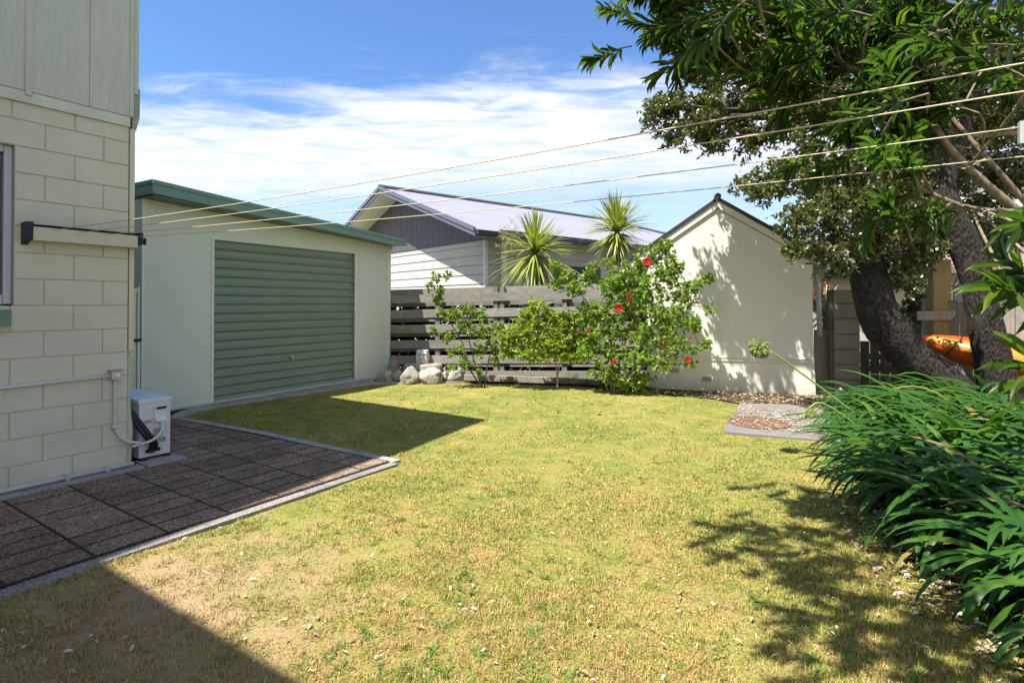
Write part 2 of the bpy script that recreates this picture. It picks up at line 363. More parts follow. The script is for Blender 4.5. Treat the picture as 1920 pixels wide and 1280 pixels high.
# ---------------------------------------------------------------- leaf generators
def unit(a): return a/np.maximum(np.linalg.norm(a, axis=-1, keepdims=True), 1e-9)
T_OVAL = (np.array([(0,0,0),(-.42,.28,.10),(0,.30,0),(.42,.28,.10),(-.46,.62,.08),(0,.64,-.02),(.46,.62,.08),(0,1,-.12)], float),
          [(0,2,1,1),(0,3,2,2),(1,2,5,4),(2,3,6,5),(4,5,7,7),(5,6,7,7)])
T_LANCE = (np.array([(0,0,0),(-.35,.2,.1),(0,.2,0),(.35,.2,.1),(-.5,.5,.12),(0,.5,-.02),(.5,.5,.12),(-.34,.8,.05),(0,.8,-.08),(.34,.8,.05),(0,1,-.2)], float),
          [(0,2,1,1),(0,3,2,2),(1,2,5,4),(2,3,6,5),(4,5,8,7),(5,6,9,8),(7,8,10,10),(8,9,10,10)])
T_OV2 = (np.array([(0,0,0),(-.46,.38,.1),(.46,.38,.1),(-.36,.76,.06),(.36,.76,.06),(0,1,-.08)], float), [(0,2,1,1),(1,2,4,3),(3,4,5,5)])
T_DIA = (np.array([(0,0,0),(-.5,.45,.1),(.5,.45,.1),(0,1,-.05)], float), [(0,2,3,1)])
def leaves(pos, d, nrm, ln, wd, T):
    pos = np.asarray(pos, float); d = unit(np.asarray(d, float)); nrm = np.asarray(nrm, float)
    s = unit(np.cross(d, nrm)); nn = unit(np.cross(s, d))
    tv, tf = T; K = len(tv)
    ln = np.broadcast_to(ln, (len(pos),)); wd = np.broadcast_to(wd, (len(pos),))
    V = pos[:,None] + s[:,None]*(tv[None,:,0:1]*wd[:,None,None]) + d[:,None]*(tv[None,:,1:2]*ln[:,None,None]) + nn[:,None]*(tv[None,:,2:3]*ln[:,None,None])
    return V.reshape(-1, 3), K, tf
def leaf_mesh(name, batches, mat, parent=None, loc=(0,0,0), smooth=True):
    Vs, Qs, off = [], [], 0
    for V, K, tf in batches:
        n = len(V)//K
        for f in tf:
            q = np.array(f)[None] + (np.arange(n)*K)[:,None] + off; Qs.append(q)
        Vs.append(V); off += len(V)
    V = np.concatenate(Vs); Q = np.concatenate(Qs)
    tri = Q[:,2] == Q[:,3]
    off_ = WL[parent.name] if parent is not None else Vector(loc)
    me = bpy.data.meshes.new(name); V = (V-np.array(off_)[None]).astype(np.float32)
    Qa, Qt = Q[~tri], Q[tri][:,:3]
    loops = np.concatenate([Qa.ravel(), Qt.ravel()]).astype(np.int32)
    tot = np.concatenate([np.full(len(Qa), 4), np.full(len(Qt), 3)]).astype(np.int32)
    me.vertices.add(len(V)); me.vertices.foreach_set('co', V.ravel())
    me.loops.add(len(loops)); me.loops.foreach_set('vertex_index', loops)
    me.polygons.add(len(tot)); me.polygons.foreach_set('loop_start', (np.cumsum(tot)-tot).astype(np.int32)); me.polygons.foreach_set('loop_total', tot)
    me.polygons.foreach_set('use_smooth', np.full(len(tot), smooth)); me.update(calc_edges=True)
    return link_mesh(name, me, mat, parent, off_)
def ribbons(base, az, el, ln, wd, droop, segs=7, fold=.25, prof=None, roll=None, power=1.25):
    n = len(base); t = np.linspace(0, 1, segs+1)
    e = el[:,None] - droop[:,None]*t[None]**power
    a = az[:,None] + 0*e + (0 if roll is None else roll[:,None]*t[None])
    dx = np.cos(e)*np.cos(a); dy = np.cos(e)*np.sin(a); dz = np.sin(e)
    D = np.stack([dx, dy, dz], -1); step = ln[:,None,None]/segs
    Pp = base[:,None] + np.concatenate([np.zeros((n,1,3)), np.cumsum(D[:,:-1]*.5+D[:,1:]*.5, 1)], 1)*step
    side = np.stack([-np.sin(a), np.cos(a), np.zeros_like(a)+0*e], -1); nr = np.cross(side, D)
    if prof is None: prof = lambda t: np.minimum(1, .55+t*1.5)*np.sqrt(np.clip(1-t**3.2, .0, 1))
    wv = (prof(t)[None]*wd[:,None])[...,None]
    V = np.stack([Pp-side*wv*.5 - nr*wv*fold*.0, Pp + nr*wv*fold*-1*.5*-1*-1, Pp+side*wv*.5], 2)
    K = (segs+1)*3; tf = []
    for i in range(segs):
        b = i*3; tf += [(b, b+1, b+4, b+3), (b+1, b+2, b+5, b+4)]
    return V.reshape(-1, 3), K, tf
def rdir(n, zmin=-1):
    v = rng.normal(size=(n*3, 3)); v = unit(v); v = v[v[:,2] > zmin][:n]; return v
def curve(a, b, k=6, bend=.15, up=0):
    a = Vector(a); b = Vector(b); d = (b-a); o = Vector((rnd.uniform(-1,1), rnd.uniform(-1,1), rnd.uniform(-1,1)))*d.length*bend + Z*up*d.length
    return [a + d*(i/(k-1)) + o*math.sin(math.pi*i/(k-1)) for i in range(k)]
def smooth_path(pts, k=5):
    pts = [Vector(p) for p in pts]; out = []
    for i in range(len(pts)-1):
        p0 = pts[max(i-1,0)]; p1 = pts[i]; p2 = pts[i+1]; p3 = pts[min(i+2, len(pts)-1)]
        for j in range(k):
            t = j/k; out.append(.5*((2*p1)+(p2-p0)*t+(2*p0-5*p1+4*p2-p3)*t*t+(3*p1-p0-3*p2+p3)*t**3))
    out.append(pts[-1]); return out
def limb(mb, pts, radii, n=18, rough=.12, seed=0):
    sp = smooth_path(pts, 6); m = len(sp); rs = np.interp(np.linspace(0, 1, m), np.linspace(0, 1, len(radii)), radii)
    b0 = len(mb.v); mb.tube(sp, list(rs), n)
    for i in range(m):
        for k_ in range(n):
            v = Vector(mb.v[b0+i*n+k_]); c_ = sp[i]; d = v-c_; f = 1+rough*mnoise.noise(v*4+Vector((seed,0,0)))+rough*.5*mnoise.noise(v*12) + rough*.35*mnoise.noise(Vector((v.x*22, v.y*22, v.z*6)))
            mb.v[b0+i*n+k_] = tuple(c_+d*f)
def spray_leaves(base, tip, n, ln, wd, T, up=.6, spread=1.0, tipbias=.5):
    base = np.array(base); tip = np.array(tip); t = rng.random(n)**tipbias
    pos = base[None]+(tip-base)[None]*t[:,None]+rng.normal(size=(n,3))*.006
    ax = unit((tip-base)[None]); d = unit(ax + rng.normal(size=(n,3))*spread); nrm = unit(rng.normal(size=(n,3))*.6+np.array([0,0,up]))
    l = ln*rng.uniform(.65, 1.2, n); return leaves(pos, d, nrm, l, l*wd, T)
m_shade_hedge = leafmat('shade_hedge_leaf', [(.012,.02,.008), (.02,.032,.012)], .6, .1, .2)  # near-black leaf colour stands in for the shade behind the fence
# ================================================================ GROUND
mb = MB(); mb.box(-400, 400, -60, 800, -.6, -.06); g = mb.build('ground', M('far_ground', (.12,.12,.06), .95, .2, .2)); tag(g, kind='structure')
nx, ny = 170, 140; xs = np.linspace(-9, 8, nx); ys = np.linspace(-1.5, 11.6, ny); X, Y = np.meshgrid(xs, ys)
def vnoise(x, y, s, seed=0):
    r = np.random.default_rng(seed).random((256, 256)); x = x*s+100; y = y*s+100
    xi = np.floor(x).astype(int); yi = np.floor(y).astype(int); fx = x-xi; fy = y-yi; fx = fx*fx*(3-2*fx); fy = fy*fy*(3-2*fy)
    g_ = lambda a, b: r[a % 256, b % 256]
    return (g_(xi,yi)*(1-fx)+g_(xi+1,yi)*fx)*(1-fy) + (g_(xi,yi+1)*(1-fx)+g_(xi+1,yi+1)*fx)*fy
def gz(x, y): return -.012 + (vnoise(x, y, 2.2, 3)-.5)*.016 + (vnoise(x, y, 7, 4)-.5)*.006
V = np.stack([X, Y, gz(X, Y)], -1).reshape(-1, 3)
i = np.arange(nx-1)[None] + (np.arange(ny-1)*nx)[:,None]; i = i.ravel()
lawn = np_mesh('lawn', V, np.stack([i, i+1, i+nx+1, i+nx], 1), m_lawn, smooth=True); tag(lawn, kind='structure')

# house frame: origin at the corner, s towards the camera, n out of the wall
HC = G(238, 880); Dw = Vector((690, F, 0)).normalized(); Nw = Vector((Dw.y, -Dw.x, 0))
def H(s, n, z): return HC - Dw*s + Nw*n + Z*z
def toH(p): d = p-HC; return (-d.dot(Dw), d.dot(Nw), p.z)
def hw(px, py, n=0): p = onpl(px, py, HC+Nw*n, Nw); return toH(p)
# garage frame
GA = G(399, 757); GBp = G(667, 714); Dg = (GBp-GA).normalized(); Ng = Vector((Dg.y, -Dg.x, 0))
def gw(px, py, n=0):
    p = onpl(px, py, GA+Ng*n, Ng); d = p-GA; return (d.dot(Dg), p.z)
# ---- paving
def ribbon_strip(pts, width, z0, z1, name, mat, side=1, kind='structure'):
    mb = MB(); pts = [Vector((p.x, p.y, 0)) for p in pts]; offs = []
    for i, p in enumerate(pts):
        t = (pts[min(i+1, len(pts)-1)]-pts[max(i-1, 0)]).normalized(); offs.append(Vector((t.y, -t.x, 0))*side*width)
    vs = []
    for p, o in zip(pts, offs): vs += [p+Z*z0, p+Z*z1, p+o+Z*z1, p+o+Z*z0]
    n = len(pts); fs = [(i*4+k, i*4+(k+1) % 4, (i+1)*4+(k+1) % 4, (i+1)*4+k) for i in range(n-1) for k in range(4)] + [(0,1,2,3), ((n-1)*4+3, (n-1)*4+2, (n-1)*4+1, (n-1)*4)]
    mb.add(vs, fs); o = mb.build(name, mat); tag(o, kind=kind); return o
# kerb corner lines in house frame
k1 = toH(G(151, 1063)); k2 = toH(G(733, 868)); kin = (k1[1]+k2[1])/2 - .02; kend = k2[0]
kc = [G(733, 870), G(595, 841), G(487, 817), G(384, 798), G(328, 788)]
def strip_left(p):     # is p on the house side of the far kerb line
    for a, b in zip(kc, kc[1:]):
        pass
    a, b = kc[0], kc[-1]; return (b.x-a.x)*(p.y-a.y)-(b.y-a.y)*(p.x-a.x) > 0
mb = MB()
poly = [H(5, .0, 0), H(5, kin+.004, 0), G(733, 868), G(595, 840), G(487, 816), G(384, 797), G(326, 787), G(300, 783), H(-1.15, -3.2, 0), H(0, -3.2, 0), H(0, 0, 0)]
mb.add([Vector((p.x, p.y, .0172)) for p in poly], [tuple(range(len(poly)))]); o = mb.build('paving_bed', m_joint); tag(o, kind='structure')
mb = MB(); rr = random.Random(3)
pw = .385
def inpoly(x, y, poly):
    c = False; j = len(poly)-1
    for i in range(len(poly)):
        a, b = poly[i], poly[j]
        if (a.y > y) != (b.y > y) and x < (b.x-a.x)*(y-a.y)/(b.y-a.y)+a.x: c = not c
        j = i
    return c
for i in range(-10, 13):
    s0 = .08+i*pw
    n0 = kin; k = 0
    while n0 > -2.3:
        h = .2 if rr.random() < .82 else .4
        n1 = n0-h
        if n0 <= .24 and s0+pw > -.02: break
        lo = max(n1, .16) if s0+pw > -.02 else n1
        cs = [H(s0+.009, n0-.022, 0), H(s0+pw-.009, n0-.022, 0), H(s0+pw-.009, lo+.004, 0), H(s0+.009, lo+.004, 0)]
        a_, b_ = kc[0], kc[-1]; sd_ = lambda c: (b_.x-a_.x)*(c.y-a_.y)-(b_.y-a_.y)*(c.x-a_.x)
        ref_ = sd_(H(2, .5, 0)); out_ = []
        for q in range(4):
            p0, p1 = cs[q], cs[(q+1) % 4]; f0, f1 = sd_(p0)*ref_, sd_(p1)*ref_
            if f0 >= 0: out_.append(p0)
            if (f0 >= 0) != (f1 >= 0): out_.append(p0.lerp(p1, f0/(f0-f1)))
        cs = out_
        if len(cs) < 3: n0 = n1; continue
        cen = sum(cs, Vector((0,0,0)))/len(cs)
        if not inpoly(cen.x, cen.y, poly): n0 = n1; continue
        zt = .0205+rr.uniform(-.0012, .002); ti = (rr.uniform(-.003,.003), rr.uniform(-.003,.003)); m_ = len(cs)
        top = [Vector((c.x, c.y, zt + ti[0]*(c.x-cen.x)+ti[1]*(c.y-cen.y))) for c in cs]
        inner = [t + (Vector((cen.x, cen.y, t.z))-t).normalized()*.006 for t in top]
        mb.add([Vector((c.x, c.y, 0)) for c in cs]+[t-Z*.0015 for t in top]+inner, [(q, (q+1) % m_, (q+1) % m_+m_, q+m_) for q in range(m_)]+[(q+m_, (q+1) % m_+m_, (q+1) % m_+2*m_, q+2*m_) for q in range(m_)]+[tuple(range(2*m_, 3*m_))])
        n0 = n1
o = mb.build('paving', m_paver); tag(o, kind='structure')
ribbon_strip([H(3.2, kin+.005, 0), H(2, kin+.005, 0), H(1, kin+.005, 0), H(0, kin+.005, 0), H(kend, kin+.005, 0)], .085, -.02, .010, 'kerb_strip', m_kerb, side=1)
ribbon_strip(kc, .12, -.02, .014, 'kerb_strip', m_conc, side=1)
gk = [G(326, 789), G(345, 779), G(368, 771), G(398, 764.5), G(440, 757), G(504, 748), G(600, 733), G(668, 724), G(700, 719.5), G(760, 719), G(830, 718), G(880, 716)]
mb = MB(); inner = [G(312, 786), G(330, 776), G(350, 768), G(378, 760.5), GA+Dg*.3-Z*0, GA+Dg*.9, GA+Dg*1.8, GA+Dg*2.7, GA+Dg*3.3, G(760, 715.6), G(830, 715), G(880, 713.5)]
vs = []
for a, b in zip(gk, inner): vs += [Vector((a.x,a.y,-.02)), Vector((a.x,a.y,.014)), Vector((b.x,b.y,.014)), Vector((b.x,b.y,-.02))]
n = len(gk); mb.add(vs, [(i*4+k, i*4+(k+1) % 4, (i+1)*4+(k+1) % 4, (i+1)*4+k) for i in range(n-1) for k in range(4)]+[(0,1,2,3)])
o = mb.build('concrete_edging', m_conc); tag(o, kind='structure')
# pale concrete strip along the house foot
mb = MB(); mb.obox(HC, -Dw, Nw, Z, (-.08, 4), (.0, .15), (0, .03)); mb.obox(HC, -Dw, Nw, Z, (-.42, -.1), (-.10, .16), (0, .034))
o = mb.build('concrete_footing', m_conc); tag(o, kind='structure')
# apron soil by garage
mb = MB(); q = [GA-Dg*1.7, GA, GA+Ng*.16, G(345, 775), G(300, 790)]
mb.add([Vector((p.x, p.y, .006)) for p in q], [tuple(range(5))]); o = mb.build('garden_soil', m_soil); tag(o, kind='structure')

# ================================================================ HOUSE
house = thing('house', H(0, 0, 0), 'cream painted concrete block house with grained pale cladding above, left of the lawn', 'house')
WS, WE, WB, WT = .76, 2.3, 1.40, 2.612
mb = MB(); mb.obox(HC, -Dw, Nw, Z, (.004, WS), (-.2, -.005), (0, 3.0)); mb.obox(HC, -Dw, Nw, Z, (WE, 10), (-.2, -.005), (0, 3.0))
mb.obox(HC, -Dw, Nw, Z, (WS, WE), (-.2, -.005), (0, WB)); mb.obox(HC, -Dw, Nw, Z, (WS, WE), (-.2, -.005), (WT, 3.0))
mb.obox(HC, -Dw, Nw, Z, (.004, 10), (-7, -.2), (0, 3.0))
base = mb.build('mortar_wall', m_mortar, house)
mb = MB()
for k in range(15):
    z0 = .2*k+.012 if k else .012; z1 = .2*(k+1)+.012; z1 = min(z1, 2.95)
    ph = .19 if k % 2 else .39
    js = [0.0] + [ph+.39*j for j in range(0, 12)]
    for a, b in zip(js, js[1:]):
        segs = [(a, b)]
        if z0 > WB-.02 and z1 < WT+.03: segs = [(a, min(b, WS))] if a < WS else ([(max(a, WE), b)] if b > WE else [])
        for a_, b_ in segs:
            if b_-a_ > .03: mb.obox(HC, -Dw, Nw, Z, (a_+.0028, b_-.0028 if b_ < WS-.01 or b_ > WS+.01 else b_), (-.006, .003), (z0+.0028, z1-.0028), ch=.003)
mb.build('block_wall', m_block, house)
# roof profile: rake rises along the wall towards the camera
rr_ = .478; ridge = 5.6
prof = [(0, 3.02), (10, 3.02), (10, 5.5+rr_*.64), (ridge-.64, 5.2+rr_*ridge), (0, 5.2+.1)]
mb = MB(); mb.prism([(0, 3.03), (11, 3.03), (11, 5.3), (ridge-.6, 5.35+rr_*(ridge-.6)), (0, 5.35)], HC, -Dw, Z, Nw, -7, .012)
mb.build('upper_wall', m_clad, house)
mb = MB()
edges = [-.02, .30, .70, .98, 1.33, 1.55, 1.77, 2.0, 2.2, 2.4, 2.6, 2.8, 3.0]
for a, b in zip(edges, edges[1:]):
    mb.obox(HC, -Dw, Nw, Z, (a+.0008, b-.0008), (.013, .024), (3.035, 5.3), ch=.001)
mb.obox(HC, -Dw, Nw, Z, (.665, .715), (.013, .036), (3.0, 5.3), ch=.004)
mb.build('grained_cladding', m_clad, house)
mb = MB(); mb.obox(HC, -Dw, Nw, Z, (.0, 5), (.007, .022), (2.945, 3.032), ch=.002); mb.build('cover_trim', m_trim, house)
mb = MB(); mb.obox(HC, -Dw, Nw, Z, (-.045, .0), (-.08, .008), (1.02, 2.94), ch=.004); mb.build('corner_board', m_corner, house)
mb = MB(); mb.obox(HC, -Dw, Nw, Z, (-.066, -.022), (-.10, .02), (3.24, 5.3), ch=.004); mb.obox(HC, -Dw, Nw, Z, (-.022, .012), (.024, .034), (3.03, 5.3), ch=.003)
mb.build('corner_board', m_clad, house)
m_rough = M('rough_stucco', (.36,.35,.32), .95, .2, 9, bs=45, bst=1, bd=.02)
mb = MB(); mb.prism([(-.02, 2.90), (-.05, 2.93), (-.078, 3.05), (-.08, 3.3), (-.02, 3.3)], HC, -Dw, Z, Nw, -.14, .004); mb.build('stucco_bracket', m_rough, house)
mb = MB(); limb(mb, [H(-.02, -.06, 0), H(-.03, -.06, .3), H(-.025, -.06, .6), H(-.035, -.06, 1.0)], [.03, .035, .028, .036], 10, .35, 8)
mb.build('broken_render', m_mortar, house, smooth=True)
# roof slabs
mb = MB(); n0, n1 = -7.4, .38
for (sa, za, sb, zb) in ((-.64, 5.5, ridge-.64, 5.5+rr_*ridge), (ridge-.64, 5.5+rr_*ridge, ridge*2, 5.5)):
    mb.prism([(sa, za), (sb, zb), (sb, zb-.2), (sa, za-.2)], HC, -Dw, Z, Nw, n0, n1)
mb.build('roof', m_nfascia, house)
mb = MB(); mb.obox(HC, -Dw, Nw, Z, (4.15, 11), (.03, 5.0), (0, 5.2)); mb.build('wing_wall', m_block, house)
mb = MB(); mb.obox(HC, -Dw, Nw, Z, (3.59, 11.4), (.03, 5.35), (5.28, 5.5)); mb.build('wing_roof', m_nfascia, house)
# window
win = MB().obox(HC, -Dw, Nw, Z, (WS, WS+.055), (-.10, -.04), (WB+.02, WT), ch=.004)
win.obox(HC, -Dw, Nw, Z, (WS+.055, WE), (-.10, -.04), (WT-.055, WT)); win.obox(HC, -Dw, Nw, Z, (WS+.055, WE), (-.10, -.04), (WB+.02, WB+.09))
win.obox(HC, -Dw, Nw, Z, (WS+.09, WS+.13), (-.10, -.06), (WB+.09, WT-.055)); win.obox(HC, -Dw, Nw, Z, (WS+.135, WE), (-.10, -.06), (1.93, 1.97))
wf = win.build('window', m_alu, house)
MB().obox(HC, -Dw, Nw, Z, (WS+.056, WE), (-.085, -.08), (WB+.09, WT-.056)).build('pane', m_glass, wf)
MB().obox(HC, -Dw, Nw, Z, (WS+.02, WE), (-.1, .06), (WB-.14, WB-.015), ch=.006).build('sill', m_greensill, wf)
# base pipe
mb = MB(); mb.tube([H(4, .045, .055), H(-.03, .045, .055)], .016, 10); mb.build('base_pipe', m_pvc, house, smooth=True)
mb = MB()
for s in (.42, 1.0, .15): MB().obox(HC, -Dw, Nw, Z, (s, s+.03), (.006, .066), (.034, .076)).build('pipe_bracket', m_greypvc, house)
# isolator with conduits
s_, _, z_ = hw(208, 703); s_ -= .02
iso = thing('isolator_switch', H(s_, .01, z_-.05), 'small beige electrical switch box on the block wall, with grey conduit running from it', 'switch box')
MB().obox(HC, -Dw, Nw, Z, (s_-.045, s_+.04), (.008, .055), (z_-.04, z_+.04), ch=.006).build('box', m_case, iso)
MB().obox(HC, -Dw, Nw, Z, (s_-.025, s_+.015), (.056, .066), (z_-.015, z_+.018), ch=.003).build('rocker', m_white, iso)
MB().obox(HC, -Dw, Nw, Z, (s_-.055, s_+.05), (.008, .065), (z_+.041, z_+.046)).build('hood', m_greypvc, iso)
mb = MB(); mb.tube([H(s_+.04, .03, z_-.005), H(s_+1.0, .03, z_-.02), H(s_+3, .03, z_-.05)], .0125, 10)
mb.build('wall_conduit', m_pvc, iso, smooth=True)
# heat pump beyond the corner
ha = toH(G(259, 861, .05)); s0 = ha[0]; nf = ha[1]
hp = thing('heat_pump', H(s0-.15, nf-.4, 0), 'white outdoor heat pump unit standing on the dark paving beyond the house corner', 'heat pump')
D_ = .27; HT = .56
mb = MB(); mb.obox(HC, -Dw, Nw, Z, (s0-D_, s0), (nf-.78, nf), (.05, HT), ch=.006); mb.build('casing', m_hp, hp)
mb = MB(); mb.obox(HC, -Dw, Nw, Z, (s0-D_-.008, s0+.008), (nf-.79, nf+.008), (HT-.02, HT+.015), ch=.004); mb.build('lid', M('blue_white_lid', (.62,.70,.78), .35, .03, 3, bst=0), hp)
mb = MB(); mb.obox(HC, -Dw, Nw, Z, (s0-D_+.05, s0-.12), (nf+.001, nf+.012), (.12, HT-.06), ch=.003); pan = mb.build('service_panel', m_hp, hp)
mb = MB(); mb.obox(HC, -Dw, Nw, Z, (s0-.225, s0-.14), (nf+.013, nf+.017), (HT-.09, HT-.07)); mb.build('grip_recess', m_dark, hp)
mb = MB()
for a, b, c, d in ((.04, .10, .36, .385), (.12, .19, .23, .30), (.12, .15, .17, .215), (.16, .22, .17, .215)): MB().obox(HC, -Dw, Nw, Z, (s0-b, s0-a), (nf+.013, nf+.0145), (c, d)).build('rating_label', m_lab, hp)
mb = MB(); mb.obox(HC, -Dw, Nw, Z, (s0-.22, s0-.12), (nf+.012, nf+.05), (.36, .40), ch=.006); mb.build('cable_clamp', m_white, hp)
mb = MB()
for a in (s0-.04, s0-D_+.04): mb.obox(HC, -Dw, Nw, Z, (a-.025, a+.025), (nf-.75, nf+.03), (.022, .052))
mb.build('foot', m_dark, hp)
cd = [H(s_, .028, z_-.04), H(s_, .028, .55), H(s_, .03, .42), H(s_-.02, .035, .33), H(s_-.08, .045, .255), H(s_-.19, .05, .215), H(-.02, .05, .20),
      H(s0+.03, nf+.11, .205), H(s0-.06, nf+.11, .22), H(s0-.13, nf+.10, .26), H(s0-.165, nf+.08, .32), H(s0-.17, nf+.05, .37)]
mb = MB(); mb.tube(smooth_path(cd), .0115, 10); mb.build('flexible_conduit', m_pvc, iso, smooth=True)
mb = MB(); mb.obox(HC, -Dw, Nw, Z, (s_-.03, s_+.025), (.007, .045), (.385, .402)); mb.build('saddle_clip', m_pvc, iso)
mb = MB()
for o_ in (0, .035):
    mb.tube(smooth_path([H(-.03, -.10, .52), H(-.06-o_*.3, -.08, .46), H(s0+.02-o_, nf+.02, .36), H(s0-.03-o_, nf+.06, .26), H(s0-.08-o_, nf+.06, .18), H(s0-.09-o_, nf+.02, .12)]), .02, 9)
mb.tube([H(s0-.06, nf+.01, .11), H(s0-.10, nf+.05, .11)], .016, 8); mb.tube([H(s0-.13, nf+.01, .11), H(s0-.15, nf+.05, .12)], .016, 8)
mb.build('insulated_pipes', m_dark, hp, smooth=True)

# ================================================================ CLOTHESLINE
a0 = hw(44, 440); a1 = hw(252, 462)
zc = hw(150, 448)[2]
s1, s2 = a1[0], hw(42, 440)[0]+.0
zc = (hw(250, 458)[2]+hw(60, 440)[2])/2
cl = thing('clothesline', H((s1+s2)/2, .05, zc), 'retractable clothesline with four cream cords strung from a beige case on the block wall', 'clothesline')
zt = hw(250, 440)[2]; zb = hw(250, 467)[2]
MB().obox(HC, -Dw, Nw, Z, (s1+.01, s2-.03), (.01, .105), (zb, zt-.012), ch=.006).build('case', m_case, cl)
MB().obox(HC, -Dw, Nw, Z, (s1, s2-.01), (.008, .112), (zt-.011, zt+.004), ch=.004).build('case_cover', m_dark, cl)
mb = MB(); mb.prism([(.0, zb-.03), (.115, zb+.02), (.13, zt+.015), (.0, zt+.015)], HC-Dw*0, Nw, Z, -Dw, s2-.03, s2+.01); mb.build('end_cap', m_navy, cl)
mb = MB(); mb.obox(HC, -Dw, Nw, Z, (s1-.025, s1+.01), (.0, .115), (zb+.03, zt+.012), ch=.003)
mb.tube([H(s1-.02, .06, zt-.05), H(s1-.05, .075, zt-.06)], .022, 10); mb.tube([H(s1-.05, .08, zt-.03), H(s1-.05, .08, zt-.09)], .01, 8)
mb.build('lock_knob', m_navy, cl)
ends = [(100, 431, 1920, 118), (145, 436, 1920, 171), (195, 440, 1912, 239), (253, 444, 1920, 293)]
HZ = zt
barpts = []
for (xa, ya, xb, yb) in ends:
    A = onpl(xa, ya, HC+Nw*.09, Nw)
    d = ray(xb, yb); Bp = CAM + d*((2.01-CH)/d.z)
    if xb == 1920: Bp2 = A + (Bp-A)*1.25
    else: Bp2 = Bp
    barpts.append((A, Bp, Bp2))
    m = 24; sag = .03*(1 if xb == 1920 else 1)
    pts = []
    LL = (Bp2-A).length
    for i in range(m+1):
        t = i/m; p = A.lerp(Bp2, t); tb = t*LL/(Bp-A).length
        pts.append(p - Z*sag*4*max(0, tb*(1-tb)) if tb < 1 else p)
    mb = MB(); mb.tube(pts, .0023, 6); mb.build('cord', m_cord, cl, smooth=True)
q = barpts[2][2]
mb = MB(); mb.obox(q, Vector((.92,-.38,0)), Vector((.38,.92,0)), Z, (0, .07), (-.008, .008), (-.045, .012), ch=.002); mb.obox(q, Vector((.92,-.38,0)), Vector((.38,.92,0)), Z, (-.004, .008), (-.012, .012), (-.055, .018), ch=.002)
mb.build('cord_hook', m_greypvc, cl)
# end bar and posts beyond the frame that the cords tie to
mb = MB(); bp_ = [barpts[0][2], barpts[1][2], barpts[2][2]+Vector((.075, -.01, -.015)), barpts[3][2]]
mb.tube(bp_, .014, 8); mb.build('end_bar', m_greypvc, cl)
for q in (bp_[0], bp_[3]): MB().tube([Vector((q.x, q.y, -.02)), q+Z*.02], .025, 10).build('end_post', m_greypvc, cl)

# ================================================================ GARAGE
gl = gw(267, 370)[0]; gr = gw(729, 600)[0]
zl = gw(268, 372)[1]; zr = gw(724, 461)[1]
slope = (zr-zl)/(gr-gl)
grg = thing('garage', GA+Dg*(gl+gr)/2, 'sage green flat roofed garage with a ribbed green roller door, left of the timber fence', 'garage')
dt = gw(402, 449)[1]; dl = 0.0; dr = gw(667, 600)[0]; DD = 4.5
ztop = lambda a: zl+slope*(a-gl)
mb = MB()
def gpoly(a0, a1, zb0, zt0=None, zt1=None): return [(a0, zb0), (a1, zb0), (a1, ztop(a1) if zt1 is None else zt1), (a0, ztop(a0) if zt0 is None else zt0)]
mb.prism(gpoly(gl, dl, .02), GA, Dg, Z, Ng, -.12, 0); mb.prism(gpoly(dr, gr, .02), GA, Dg, Z, Ng, -.12, 0)
mb.prism(gpoly(dl, dr, dt), GA, Dg, Z, Ng, -.12, 0)
mb.prism(gpoly(gl, gl+.1, .02), GA, Dg, Z, Ng, -DD, -.12); mb.prism(gpoly(gr-.1, gr, .02), GA, Dg, Z, Ng, -DD, -.12)
mb.prism(gpoly(gl, gr, .02), GA, Dg, Z, Ng, -DD-.1, -DD); mb.build('wall', m_gwall, grg)
mb = MB(); mb.prism(gpoly(gl+.02, gr-.02, -.05, .03, .03), GA, Dg, Z, Ng, -.12, .03); mb.build('foundation', m_mortar, grg)
mb = MB()
for a in (dl-.005, dr): MB().obox(GA, Dg, Ng, Z, (a-.03, a+.012), (.001, .012), (.03, dt+.02), ch=.003).build('door_jamb', m_gtrim, grg)
MB().obox(GA, Dg, Ng, Z, (dr+.09, dr+.1), (.001, .006), (.03, dt+.02)).build('cover_batten', m_gtrim, grg)
MB().obox(GA, Dg, Ng, Z, (gr-.055, gr+.004), (.001, .012), (.03, ztop(gr-.055)-.005), ch=.003).build('cover_batten', m_gtrim, grg)
MB().obox(GA, Dg, Ng, Z, (gl-.004, gl+.03), (.001, .008), (.03, ztop(gl)), ch=.002).build('cover_batten', m_gtrim, grg)
zz1 = gw(700, 612)[1]
MB().obox(GA, Dg, Ng, Z, (dr+.1, gr-.056), (.001, .008), (zz1-.02, zz1+.0), ch=.001).build('cover_batten', m_gtrim, grg)
MB().obox(GA, Dg, Ng, Z, (dr+.1, gr-.056), (.001, .005), (zz1+.012, zz1+.017)).build('cover_batten', m_gtrim, grg)
MB().obox(GA, Dg, Ng, Z, (dl-.02, dl-.014), (.001, .004), (dt+.021, ztop(0)-.004)).build('cover_batten', m_gtrim, grg)
MB().obox(GA, Dg, Ng, Z, (dr+.0, dr+.006), (.001, .004), (dt+.021, ztop(dr)-.004)).build('cover_batten', m_gtrim, grg)

